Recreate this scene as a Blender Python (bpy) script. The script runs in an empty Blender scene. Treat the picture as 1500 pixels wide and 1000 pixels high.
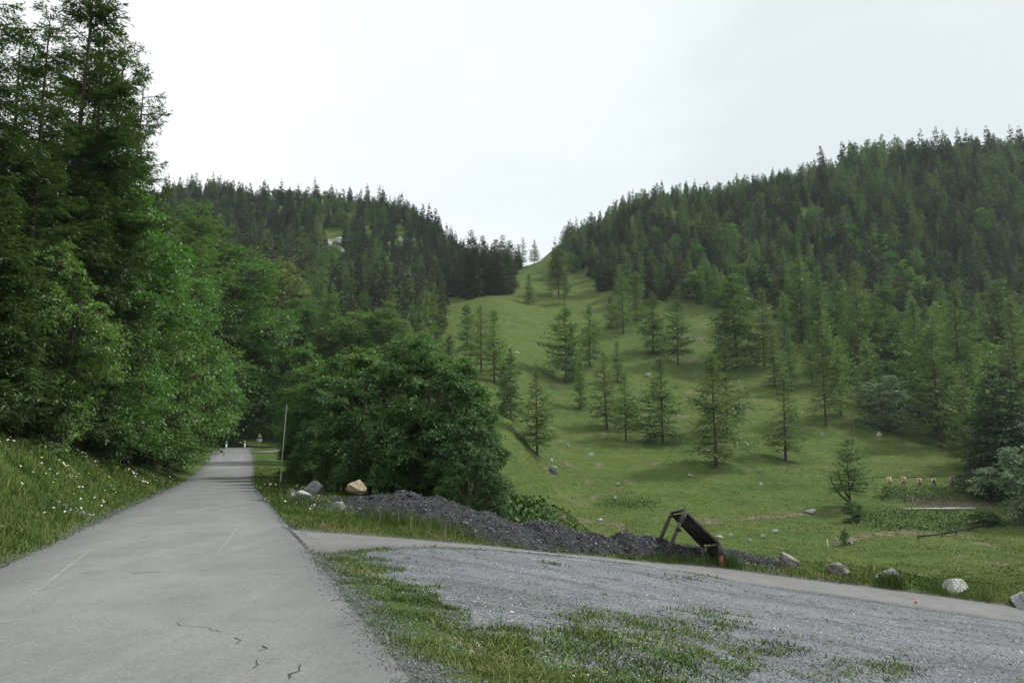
import bpy, math, random
import numpy as np
R = math.radians
rng = np.random.default_rng(7)
random.seed(7)
SC = bpy.context.scene
COL = SC.collection
# ---------------------------------------------------------------- camera
F = 1083.0; CAMZ = 1.6; PITCH = math.atan((650-500)/F)
cam = bpy.data.cameras.new('camera'); camo = bpy.data.objects.new('camera', cam); COL.objects.link(camo)
cam.lens = 36*F/1500; cam.sensor_width = 36; cam.clip_start = .1; cam.clip_end = 6000
camo.location = (0, 0, CAMZ); camo.rotation_euler = (math.pi/2+PITCH, 0, 0)
SC.camera = camo
cp, sp_ = math.cos(PITCH), math.sin(PITCH)
def zv(v, Y):                       # height of the point seen in row v at distance Y
    return CAMZ + Y*math.tan(PITCH+math.atan((500-v)/F))
def ray(u, v):
    a = (u-750)/F; b = (500-v)/F
    return a, cp-b*sp_, sp_+b*cp
def proj(x, y, z):
    zz = z-CAMZ
    f = y*cp+zz*sp_; h = -y*sp_+zz*cp
    f = np.where(f < .1, .1, f)
    return 750+F*x/f, 500-F*h/f
# ---------------------------------------------------------------- noise
def _h(i, j, s):
    n = np.sin(i*127.1+j*311.7+s*74.7)*43758.5453
    return n-np.floor(n)
def vn(x, y, s=0):
    i = np.floor(x); j = np.floor(y); fx = x-i; fy = y-j
    fx = fx*fx*(3-2*fx); fy = fy*fy*(3-2*fy)
    return (_h(i, j, s)*(1-fx)+_h(i+1, j, s)*fx)*(1-fy)+(_h(i, j+1, s)*(1-fx)+_h(i+1, j+1, s)*fx)*fy
def fbm(x, y, s=0, o=4):
    t = 0; a = .5
    for k in range(o):
        t = t+a*(vn(x*2**k, y*2**k, s+k*13)-.5); a *= .55
    return t
def sm(t):
    t = np.clip(t, 0, 1); return t*t*(3-2*t)
# ---------------------------------------------------------------- roads (centre lines)
def dense(pts, n):
    pts = np.array(pts, float)
    d = np.r_[0, np.cumsum(np.hypot(*(np.diff(pts[:, :2], axis=0).T)))]
    t = np.linspace(0, d[-1], n)
    out = np.stack([np.interp(t, d, pts[:, k]) for k in range(pts.shape[1])], 1)
    k = max(3, int(n*0.03)) | 1
    for c in range(pts.shape[1]):
        for _ in range(2):
            p = np.r_[2*out[0, c]-out[k//2:0:-1, c], out[:, c], 2*out[-1, c]-out[-2:-k//2-1:-1, c]]
            out[:, c] = np.convolve(p, np.ones(k)/k, 'same')[k//2:k//2+n]
    return out
# x, y, z, half width
MAINP = [(4.1,-14,.25,2.33),(-.98,0,.05,2.33),(-2.97,5.3,-.07,2.33),(-8.2,19.3,-.39,2.33),(-15.7,39.3,-.83,2.33),(-23,59,-1.15,2.3),
         (-28,74,-.75,2.3),(-33,88,.14,2.3),(-40.3,108,.9,2.2),(-42.2,117,1.1,2.2),(-40.5,125,1.2,2.2),(-33,131,1.3,2.2),(-20,135,1.0,2.2)]
MAIN = dense(MAINP, 420)
BRP = [(-6.6,15.2,-.31,3.7),(-5.4,16.1,-.37,3.2),(-4.4,17.1,-.48,2.55),(-2.7,18.9,-.78,1.75),(0,21.8,-1.4,1.55),(3.2,24.8,-2.15,1.6),(6.5,26.7,-2.8,1.7),
       (12.2,26.5,-3.5,1.65),(17.3,25.0,-4.0,1.6),(24,22,-4.6,1.3),(40,13,-6,1.3)]
BR = dense(BRP, 300)
def nearest(x, y, L):
    """unsigned distance, signed lateral (left of travel +), z and station index of nearest point on polyline L"""
    x = np.asarray(x, float).ravel(); y = np.asarray(y, float).ravel()
    D = np.empty(x.size); S = np.empty(x.size); Z = np.empty(x.size); I = np.empty(x.size)
    A = L[:-1, :2]; B = L[1:, :2]; AB = B-A; l2 = (AB**2).sum(1)
    for c in range(0, x.size, 20000):
        px = x[c:c+20000, None]; py = y[c:c+20000, None]
        t = np.clip(((px-A[:, 0])*AB[:, 0]+(py-A[:, 1])*AB[:, 1])/l2, 0, 1)
        dx = px-(A[:, 0]+t*AB[:, 0]); dy = py-(A[:, 1]+t*AB[:, 1])
        d2 = dx*dx+dy*dy; k = d2.argmin(1); r = np.arange(k.size)
        D[c:c+20000] = np.sqrt(d2[r, k]); tt = t[r, k]
        S[c:c+20000] = np.sign(AB[k, 0]*dy[r, k]-AB[k, 1]*dx[r, k])
        Z[c:c+20000] = L[k, 2]*(1-tt)+L[k+1, 2]*tt
        I[c:c+20000] = k+tt
    return D, S*D, Z, I
MS = MAIN[::4]; BS = BR[::3]
# ---------------------------------------------------------------- far terrain: profiles by bearing
def V(v): return ('v', v)
COLS = {
 -900: [(20,3),(40,9),(80,24),(160,58),(300,105),(450,150),(900,190)],
 0:    [(20,1),(40,6),(60,13),(120,36),(250,92),(400,140),(900,180)],
 150:  [(20,0),(40,1),(60,7),(120,25),(220,66),(350,104),(450,V(330)),(900,V(390))],
 230:  [(20,-1),(40,-.5),(70,3),(120,18),(200,52),(300,90),(380,V(286)),(900,V(360))],
 310:  [(20,-1),(60,-.5),(100,3),(130,11),(200,42),(300,86),(370,V(292)),(900,V(370))],
 400:  [(20,-1),(60,-1),(100,1.5),(130,6),(200,36),(300,83),(365,V(299)),(900,V(370))],
 490:  [(20,-1),(60,-1.5),(100,0),(130,5),(200,33),(300,80),(365,V(304)),(900,V(380))],
 550:  [(20,-2),(50,-3),(90,-1.5),(130,4),(200,31),(300,76),(365,V(312)),(900,V(390))],
 620:  [(20,-3),(50,-5),(90,-1.5),(130,4.5),(200,29),(300,71),(355,V(337)),(900,V(420))],
 680:  [(20,-4),(50,-6),(75,-5),(100,1),(150,16),(200,V(500)),(250,V(445)),(320,V(385)),(900,V(440))],
 730:  [(20,-4),(35,-6.4),(60,-6.8),(80,-4.6),(95,.5),(120,V(604)),(160,V(545)),(200,V(490)),(250,V(440)),(310,V(405)),(340,V(398)),(900,V(440))],
 780:  [(20,-4.5),(35,-6.6),(65,-7.3),(85,-5.8),(105,V(680)),(140,V(607)),(180,V(535)),(240,V(462)),(300,V(412)),(335,V(388)),(400,V(395)),(900,V(450))],
 820:  [(20,-4.5),(35,-6.6),(65,-7.6),(85,-7),(105,V(712)),(140,V(636)),(180,V(556)),(240,V(470)),(300,V(412)),(340,V(372)),(400,V(360)),(900,V(440))],
 860:  [(20,-4.5),(35,-6.8),(65,-8),(90,-7.5),(110,V(712)),(140,V(645)),(180,V(563)),(240,V(475)),(300,V(410)),(350,V(364)),(420,V(350)),(900,V(430))],
 950:  [(20,-5),(35,-7),(65,-8.2),(95,V(745)),(112,V(705)),(140,V(648)),(180,V(566)),(215,V(505)),(250,V(448)),(300,V(382)),(370,V(304)),(900,V(360))],
 1050: [(20,-5),(35,-7),(65,-8.2),(96,V(750)),(115,V(695)),(145,V(632)),(180,V(572)),(220,V(500)),(250,V(440)),(300,V(372)),(380,V(296)),(900,V(350))],
 1150: [(20,-5),(35,-7),(65,-8.3),(97,V(754)),(115,V(705)),(145,V(640)),(185,V(565)),(220,V(502)),(250,V(440)),(300,V(366)),(385,V(278)),(900,V(330))],
 1230: [(20,-5),(35,-7),(65,-8.4),(98,V(757)),(115,V(714)),(135,V(668)),(165,V(602)),(220,V(510)),(260,V(435)),(310,V(354)),(390,V(262)),(900,V(320))],
 1300: [(20,-5),(35,-7),(65,-8.4),(90,V(764)),(102,V(744)),(112,V(712)),(140,V(660)),(175,V(590)),(240,V(480)),(300,V(384)),(400,V(246)),(900,V(310))],
 1400: [(20,-5),(32,-6.6),(60,-8.2),(90,V(766)),(104,V(744)),(114,V(712)),(140,V(662)),(180,V(590)),(240,V(490)),(300,V(392)),(400,V(240)),(900,V(300))],
 1560: [(20,-5),(30,-6),(50,-7.6),(90,V(766)),(106,V(740)),(140,V(672)),(180,V(600)),(240,V(500)),(310,V(395)),(400,V(236)),(900,V(300))],
 1900: [(20,-5),(30,-6),(60,-8),(100,-6),(200,20),(300,70),(400,130),(900,170)],
 2600: [(20,-6),(60,-9),(120,-6),(300,40),(500,110),(900,140)],
}
def pchip(x, y, q):
    x = np.array(x, float); y = np.array(y, float); h = np.diff(x); d = np.diff(y)/h
    m = np.zeros_like(y)
    for i in range(1, len(x)-1):
        if d[i-1]*d[i] > 0:
            w1 = 2*h[i]+h[i-1]; w2 = h[i]+2*h[i-1]; m[i] = (w1+w2)/(w1/d[i-1]+w2/d[i])
    m[0] = d[0]; m[-1] = d[-1]
    k = np.clip(np.searchsorted(x, q)-1, 0, len(x)-2); t = (q-x[k])/h[k]; t = np.clip(t, 0, 1)
    return (2*t**3-3*t*t+1)*y[k]+(t**3-2*t*t+t)*h[k]*m[k]+(-2*t**3+3*t*t)*y[k+1]+(t**3-t*t)*h[k]*m[k+1]
LR = np.linspace(math.log(18), math.log(1400), 420)
us = sorted(COLS); TH = np.array([math.atan((u-750)/F/(cp+sp_*.13)) for u in us])
prof = []
for u, th in zip(us, TH):
    rr = []; zz = []
    P_ = list(COLS[u])
    if all(isinstance(q[1], tuple) for q in P_[-2:]) and P_[-2][0] > 280:
        Yc, vc = P_[-2][0], P_[-2][1][1]
        P_[-1:] = [(Yc*1.12, ('v', vc+5)), (Yc*1.4, ('v', vc+28)), (900, ('v', max(P_[-1][1][1], vc+70)))]
    for Y, z in P_:
        z = zv(z[1], Y) if isinstance(z, tuple) else z
        rr.append(math.log(Y/math.cos(th))); zz.append(z)
    if rr[0] > LR[0]: rr.insert(0, LR[0]-.3); zz.insert(0, zz[0])
    rr.append(LR[-1]+.1); zz.append(zz[-1]+5)
    prof.append(pchip(rr, zz, LR))
prof = np.array(prof)
THG = np.linspace(TH[0], TH[-1], 700)
TAB = np.stack([pchip(TH, prof[:, j], THG) for j in range(len(LR))], 1)
for ax, kk in ((0, 15), (1, 7)):
    k = np.hanning(kk+2)[1:-1]; k /= k.sum()
    pad = [(0, 0), (0, 0)]; pad[ax] = (kk//2, kk//2)
    P = np.pad(TAB, pad, 'edge')
    TAB = np.apply_along_axis(lambda a: np.convolve(a, k, 'valid'), ax, P)
def far_z(x, y):
    th = np.arctan2(x, y); r = np.hypot(x, y)
    b = np.abs(th) > 1.2
    th = np.clip(th, THG[0], THG[-1])
    fi = (th-THG[0])/(THG[1]-THG[0]); fj = np.clip((np.log(np.maximum(r, 1))-LR[0])/(LR[1]-LR[0]), 0, len(LR)-1.001)
    fi = np.clip(fi, 0, len(THG)-1.001)
    i = fi.astype(int); j = fj.astype(int); a = fi-i; c = fj-j
    return TAB[i, j]*(1-a)*(1-c)+TAB[i+1, j]*a*(1-c)+TAB[i, j+1]*(1-a)*c+TAB[i+1, j+1]*a*c
PLAT = np.array([(-90,-90),(70,-90),(60,2),(38,17.5),(24,25),(18,28.2),(12.6,30),(8,30.6),(4.5,30),(2.2,29.2),(1.2,31),(1.5,42),(-2,56),(-9,74),(-17,98),(-20,122),(-27,141),(-50,146),(-85,120),(-90,-90)], float)
def plat_dist(x, y):
    x = np.asarray(x, float).ravel(); y = np.asarray(y, float).ravel()
    D = nearest(x, y, np.c_[PLAT, np.zeros(len(PLAT))])[0]
    ins = np.zeros(x.size, bool)
    for (x1, y1), (x2, y2) in zip(PLAT[:-1], PLAT[1:]):
        if y1 == y2: continue
        c = (y1 > y) != (y2 > y)
        ins ^= c & (x < (x2-x1)*(y-y1)/(y2-y1)+x1)
    return np.where(ins, -D, D)
_S = np.linspace(-.34, 2.6, 260)
_YM = 1.35/(_S+.375); _ZM = np.interp(_YM, MAIN[:, 1], MAIN[:, 2])
_YB = []; _ZB = []
for _s in _S:
    _y = np.linspace(2, 34, 500); _d, _sd, _z, _i = nearest(_s*_y, _y, BS); _h_ = np.interp(_i, np.arange(len(BS)), BS[:, 3])
    _k = np.nonzero(_d < _h_)[0]; _k = _k[0] if len(_k) else _d.argmin()
    _YB.append(_y[_k]); _ZB.append(_z[_k])
_YB = np.array(_YB); _ZB = np.array(_ZB); _kk = np.ones(7)/7
_YB = np.convolve(np.pad(_YB, 3, 'edge'), _kk, 'valid'); _ZB = np.convolve(np.pad(_ZB, 3, 'edge'), _kk, 'valid'); _YM = np.minimum(_YM, _YB-.5)
def lot_z(x, y, zo, eb, sb):
    s = x/np.maximum(y, .3); sc = np.clip(s, _S[0], _S[-1]); ym = np.interp(sc, _S, _YM); yb = np.interp(sc, _S, _YB); zm = np.interp(sc, _S, _ZM); zb = np.interp(sc, _S, _ZB)
    t = np.clip((y-ym)/(yb-ym), 0, 1); zl = zm+(zb-zm)*t
    w = sm((y-.6)/2.5)*sm((s+.33)/.06)*(sb < 0)*sm(eb/.5)
    return zo*(1-w)+zl*w
def H(x, y, rough=True):
    sh = np.shape(x); x = np.asarray(x, float).ravel(); y = np.asarray(y, float).ravel()
    dm, sm_, zm, im = nearest(x, y, MS); db, sb, zb, ib = nearest(x, y, BS)
    hb = np.interp(ib, np.arange(len(BS)), BS[:, 3])
    em = np.maximum(dm-2.33, 0); eb = np.maximum(db-hb, 0)
    wm = 1/(em+.02); wb = 1/(eb+.02)
    side = (sm_ > 0)
    z = np.where(side & (y > 0) & (y < 60) | side, zm, (zm*wm+zb*wb)/(wm+wb))
    z = np.where(side | (em <= 0), z, lot_z(x, y, z, eb, sb))
    yy = np.interp(im, np.arange(len(MS)), MS[:, 1])
    amp = np.interp(yy, [-20, 0, 12, 30, 45, 62, 140], [1.3, 1.9, 2.3, 2.0, 1.3, .6, .5])
    bank = amp*sm(em/2.9)*.85+.26*np.maximum(em-2, 0)
    z = z+np.where(side, bank, 0)
    # ground on the far side of the branch road lies a little higher
    bump = .04*sm((eb-.8)/4)*sm((em-.6)/3)*((sb > 0) & ~side)
    z = z+bump+np.where(~side & (yy > 90), sm((em-1)/6)*.5, 0)
    if rough:
        z = z+fbm(x*.5, y*.5, 3)*.22*sm((em-.2)/1.5)*sm((eb-.2)/1.5)
    pd = plat_dist(x, y)
    bw = np.interp(x, [-45, -6], [34, 8.5])
    w = sm(pd/bw)
    fz = far_z(x, y)
    if rough:
        r = np.hypot(x, y)
        fz = fz+fbm(x*.06, y*.06, 21)*np.interp(r, [25, 120, 400], [.5, 2.2, 4])+fbm(x*.35, y*.35, 5)*np.interp(r, [30, 120], [.35, .9])
        # cow-trodden terraces along the contour
        fz = fz+.16*np.sin((far_z(x, y)+fbm(x*.05, y*.05, 8)*7)*3.2)*np.interp(r, [60, 130], [0, 1])*sm((vn(x*.04, y*.04, 44)-.3)*2.5)
    return (z*(1-w)+fz*w).reshape(sh)
def hz(x, y): return float(H(np.array([x]), np.array([y]))[0])
_ts = np.exp(np.linspace(math.log(4), math.log(900), 2600))
def hit(u, v):
    """first point of the terrain seen at photo pixel (u, v)"""
    a, b, c = ray(u, v); a /= b; c /= b
    g = H(a*_ts, _ts)
    k = np.nonzero(CAMZ+c*_ts < g)[0]
    if len(k) == 0:
        k = np.argmin(np.abs((CAMZ+c*_ts-g)/_ts)); return a*_ts[k], _ts[k], g[k]
    k = k[0]; return a*_ts[k], _ts[k], g[k]
def at(u, Y):                       # ground point below photo column u (read near eye level) at distance Y
    x = (u-750)/F/(cp+sp_*.13)*Y; return x, Y, hz(x, Y)
# ---------------------------------------------------------------- mesh helpers
def tag(o, label=None, cat=None, group=None, kind=None):
    if label: o['label'] = label
    if cat: o['category'] = cat
    if group: o['group'] = group
    if kind: o['kind'] = kind
    return o
def empty(name, loc, label, cat, group=None):
    o = bpy.data.objects.new(name, None); COL.objects.link(o); o.location = loc; o.empty_display_size = .3
    return tag(o, label, cat, group)
class MB:
    """collects vertices and faces (numpy); one mesh"""
    def __init__(s): s.v = []; s.q = []; s.t = []; s.qm = []; s.tm = []; s.qa = []; s.ta = []; s.n = 0
    def add(s, v, q=None, t=None, m=0, a=.5):
        v = np.asarray(v, float)
        for f, F_, M_, A_ in ((q, s.q, s.qm, s.qa), (t, s.t, s.tm, s.ta)):
            if f is not None and len(f):
                f = np.asarray(f, int)
                F_.append(f+s.n); M_.append(np.full(len(f), m)); A_.append(np.broadcast_to(a, (len(f),)).astype(float))
        s.v.append(v); s.n += len(v)
    def mesh(s, name, mats, smooth=False):
        me = bpy.data.meshes.new(name)
        v = np.concatenate(s.v) if s.v else np.zeros((0, 3))
        q = np.concatenate(s.q) if s.q else np.zeros((0, 4), int)
        t = np.concatenate(s.t) if s.t else np.zeros((0, 3), int)
        me.vertices.add(len(v)); me.vertices.foreach_set('co', v.astype(np.float32).ravel())
        loops = np.concatenate([q.ravel(), t.ravel()]).astype(np.int32)
        me.loops.add(len(loops)); me.loops.foreach_set('vertex_index', loops)
        npol = len(q)+len(t); me.polygons.add(npol)
        st = np.concatenate([np.arange(len(q))*4, len(q)*4+np.arange(len(t))*3]).astype(np.int32)
        me.polygons.foreach_set('loop_start', st)
        mi = np.concatenate(s.qm+s.tm) if npol else np.zeros(0)
        me.polygons.foreach_set('material_index', mi.astype(np.int32))
        me.update(calc_edges=True)
        at_ = me.attributes.new('tint', 'FLOAT', 'FACE')
        at_.data.foreach_set('value', np.concatenate(s.qa+s.ta).astype(np.float32))
        if smooth: me.polygons.foreach_set('use_smooth', np.ones(npol, bool))
        for m in (mats if isinstance(mats, (list, tuple)) else [mats]): me.materials.append(m)
        me.validate()
        return me
    def obj(s, name, mats, parent=None, smooth=False, **k):
        o = bpy.data.objects.new(name, s.mesh(name, mats, smooth)); COL.objects.link(o)
        if parent: o.parent = parent
        return tag(o, **k)
def nrm(a): return a/np.maximum(np.linalg.norm(a, axis=-1, keepdims=True), 1e-9)
def kites(P, D, N, L, W):
    L = L[:, None]; W = W[:, None]
    S = nrm(np.cross(D, N))
    v = np.stack([P, P+D*L*.45+S*W, P+D*L, P+D*L*.45-S*W], 1).reshape(-1, 3)
    return v, np.arange(len(P)*4).reshape(-1, 4)
def tube(pts, rad, n=6, cap=True):
    pts = np.array(pts, float); rad = np.broadcast_to(rad, (len(pts),))
    T = nrm(np.gradient(pts, axis=0)); ref = np.array([.31, .95, .05])
    A = nrm(np.cross(T, ref)); B = np.cross(T, A)
    ang = np.linspace(0, 2*np.pi, n, endpoint=False)
    v = (pts[:, None]+rad[:, None, None]*(np.cos(ang)[None, :, None]*A[:, None]+np.sin(ang)[None, :, None]*B[:, None])).reshape(-1, 3)
    i = np.arange(len(pts)-1)[:, None]*n; j = np.arange(n)[None]; j2 = (j+1) % n
    q = np.stack([i+j, i+j2, i+n+j2, i+n+j], -1).reshape(-1, 4)
    return v, q
def tubes3(P0, P1, r0, r1):
    """many thin three-sided twigs at once"""
    D = nrm(P1-P0); A = nrm(np.cross(D, np.array([.2, .3, .93]))); B = np.cross(D, A)
    vs = []
    for k in range(3):
        c, s = math.cos(k*2.0944), math.sin(k*2.0944)
        vs.append(P0+(A*c+B*s)*r0[:, None])
    for k in range(3):
        c, s = math.cos(k*2.0944), math.sin(k*2.0944)
        vs.append(P1+(A*c+B*s)*r1[:, None])
    v = np.stack(vs, 1).reshape(-1, 3); b = np.arange(len(P0))[:, None]*6
    q = np.concatenate([b+np.array([[k, (k+1) % 3, 3+(k+1) % 3, 3+k]]) for k in range(3)])
    return v, q
def box(c, s, Rm=None):
    v = np.array([(x, y, z) for x in (-.5, .5) for y in (-.5, .5) for z in (-.5, .5)])*np.array(s)
    if Rm is not None: v = v@np.array(Rm).T
    return v+np.array(c), [(0, 1, 3, 2), (4, 6, 7, 5), (0, 4, 5, 1), (2, 3, 7, 6), (0, 2, 6, 4), (1, 5, 7, 3)]
def beam(p0, p1, w, h, up=(0, 0, 1)):
    p0 = np.array(p0, float); p1 = np.array(p1, float); D = p1-p0; L = np.linalg.norm(D); D /= L
    S = nrm(np.cross(D, np.array(up, float))); U = np.cross(S, D)
    return box((p0+p1)/2, (L, w, h), np.stack([D, S, U], 1))
# ---------------------------------------------------------------- materials
def mat(name):
    m = bpy.data.materials.new(name); m.use_nodes = True; nt = m.node_tree; nt.nodes.clear()
    out = nt.nodes.new('ShaderNodeOutputMaterial')
    def N(t, **k):
        n = nt.nodes.new(t)
        for a, b in k.items(): setattr(n, a, b)
        return n
    def L(a, b): nt.links.new(a, b)
    return m, nt, N, L, out
def ramp(N, stops, interp='LINEAR'):
    r = N('ShaderNodeValToRGB'); r.color_ramp.interpolation = interp
    e = r.color_ramp.elements
    while len(e) < len(stops): e.new(.5)
    for k, (p, c) in enumerate(stops):
        e[k].position = p; e[k].color = (*c, 1) if len(c) == 3 else c
    return r
def noise(N, L, scale, vec=None, detail=4, rough=.55, dist=0):
    n = N('ShaderNodeTexNoise'); n.inputs['Scale'].default_value = scale; n.inputs['Detail'].default_value = detail
    n.inputs['Roughness'].default_value = rough; n.inputs['Distortion'].default_value = dist
    if vec is not None: L(vec, n.inputs['Vector'])
    return n
def mixc(N, L, fac, a, b, mode='MIX'):
    m = N('ShaderNodeMix', data_type='RGBA', blend_type=mode); m.clamp_factor = True
    for sock, val in ((m.inputs[0], fac), (m.inputs[6], a), (m.inputs[7], b)):
        if isinstance(val, (int, float)): sock.default_value = val
        elif isinstance(val, tuple): sock.default_value = (*val, 1)
        else: L(val, sock)
    return m.outputs[2]
def mth(N, L, op, a, b=None, c=None, clamp=False):
    m = N('ShaderNodeMath', operation=op); m.use_clamp = clamp
    for k, val in enumerate((a, b, c)):
        if val is None: continue
        if isinstance(val, (int, float)): m.inputs[k].default_value = val
        else: L(val, m.inputs[k])
    return m.outputs[0]
def leafmat(name, c0, c1, alt, transl=.3, spread=.35, rough=.6):
    """c0-c1 by clump tint, shifted towards alt by a per-tree random value"""
    m, nt, N, L, out = mat(name)
    a = N('ShaderNodeAttribute', attribute_name='tint'); oi = N('ShaderNodeObjectInfo')
    c = mixc(N, L, a.outputs['Fac'], c0, c1)
    r1 = mth(N, L, 'POWER', oi.outputs['Random'], 1.6)
    c = mixc(N, L, mth(N, L, 'MULTIPLY', r1, .85), c, alt)
    r2 = mth(N, L, 'FRACT', mth(N, L, 'MULTIPLY', oi.outputs['Random'], 17.31))
    hsv = N('ShaderNodeHueSaturation'); L(c, hsv.inputs['Color'])
    L(mth(N, L, 'MULTIPLY_ADD', r2, spread*2, 1-spread), hsv.inputs['Value'])
    hsv.inputs['Saturation'].default_value = 1
    d = N('ShaderNodeBsdfDiffuse'); t = N('ShaderNodeBsdfTranslucent'); L(hsv.outputs[0], d.inputs['Color'])
    tc = N('ShaderNodeHueSaturation'); L(hsv.outputs[0], tc.inputs['Color']); tc.inputs['Hue'].default_value = .49; tc.inputs['Saturation'].default_value = 1.15; tc.inputs['Value'].default_value = 1.3
    L(tc.outputs[0], t.inputs['Color'])
    g = N('ShaderNodeBsdfGlossy'); g.inputs['Roughness'].default_value = .5; g.inputs['Color'].default_value = (.8, .9, .85, 1)
    x = N('ShaderNodeMixShader'); x.inputs[0].default_value = transl; L(d.outputs[0], x.inputs[1]); L(t.outputs[0], x.inputs[2])
    y = N('ShaderNodeMixShader'); y.inputs[0].default_value = .035; L(x.outputs[0], y.inputs[1]); L(g.outputs[0], y.inputs[2])
    L(y.outputs[0], out.inputs[0]); return m
def plain(name, stops, scale=4, rough=.85, bump=.3, bscale=None, coord='Object', detail=6, spec=.2, rnd=0.0):
    """noise coloured rough surface"""
    m, nt, N, L, out = mat(name)
    tc = N('ShaderNodeTexCoord'); n = noise(N, L, scale, tc.outputs[coord], detail, .6)
    r = ramp(N, stops); L(n.outputs['Fac'], r.inputs[0])
    b = N('ShaderNodeBsdfPrincipled'); b.inputs['Roughness'].default_value = rough; b.inputs['Specular IOR Level'].default_value = spec
    c = r.outputs[0]
    if rnd:
        oi = N('ShaderNodeObjectInfo'); hsv = N('ShaderNodeHueSaturation'); L(c, hsv.inputs['Color'])
        L(mth(N, L, 'MULTIPLY_ADD', oi.outputs['Random'], rnd*2, 1-rnd), hsv.inputs['Value']); c = hsv.outputs[0]
    L(c, b.inputs['Base Color'])
    if bump:
        n2 = noise(N, L, bscale or scale*3, tc.outputs[coord], 6, .65); bp = N('ShaderNodeBump'); bp.inputs['Strength'].default_value = bump
        bp.inputs['Distance'].default_value = .05; L(n2.outputs['Fac'], bp.inputs['Height']); L(bp.outputs[0], b.inputs['Normal'])
    L(b.outputs[0], out.inputs[0]); return m
def facemat(name, stops, rough=.8, spec=.2):
    """colour picked per stone / blade by the face attribute"""
    m, nt, N, L, out = mat(name)
    a = N('ShaderNodeAttribute', attribute_name='tint'); r = ramp(N, stops); L(a.outputs['Fac'], r.inputs[0])
    b = N('ShaderNodeBsdfPrincipled'); b.inputs['Roughness'].default_value = rough; b.inputs['Specular IOR Level'].default_value = spec
    L(r.outputs[0], b.inputs['Base Color']); L(b.outputs[0], out.inputs[0]); return m
BARK = plain('bark', [(.3, (.035, .027, .02)), (.7, (.11, .09, .072))], 5, .95, .8, 9)
BARK_GREY = plain('bark_grey', [(.3, (.06, .055, .045)), (.7, (.16, .15, .13))], 4, .95, .6, 9)
SPRUCE = leafmat('spruce_needles', (.018, .045, .019), (.05, .086, .032), (.08, .066, .034), .28, .42)
SPRUCE_NEAR = leafmat('spruce_needles_near', (.026, .058, .015), (.074, .13, .03), (.055, .085, .028), .32, .28)
LARCH = leafmat('larch_needles', (.062, .132, .034), (.122, .208, .053), (.135, .195, .055), .42, .25)
BROAD = leafmat('broad_leaves', (.046, .125, .026), (.095, .215, .045), (.12, .2, .05), .42, .28)
MAPLE = leafmat('maple_leaves', (.036, .092, .024), (.1, .19, .06), (.075, .15, .035), .36, .3)
SILVER = leafmat('silver_leaves', (.1, .155, .078), (.19, .26, .145), (.13, .19, .1), .32, .1)
BROWN = leafmat('dead_needles', (.16, .11, .06), (.25, .18, .1), (.2, .16, .08), .2, .1)
YLARCH = leafmat('yellow_larch_needles', (.11, .155, .05), (.19, .235, .085), (.15, .19, .07), .4, .12)
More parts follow.
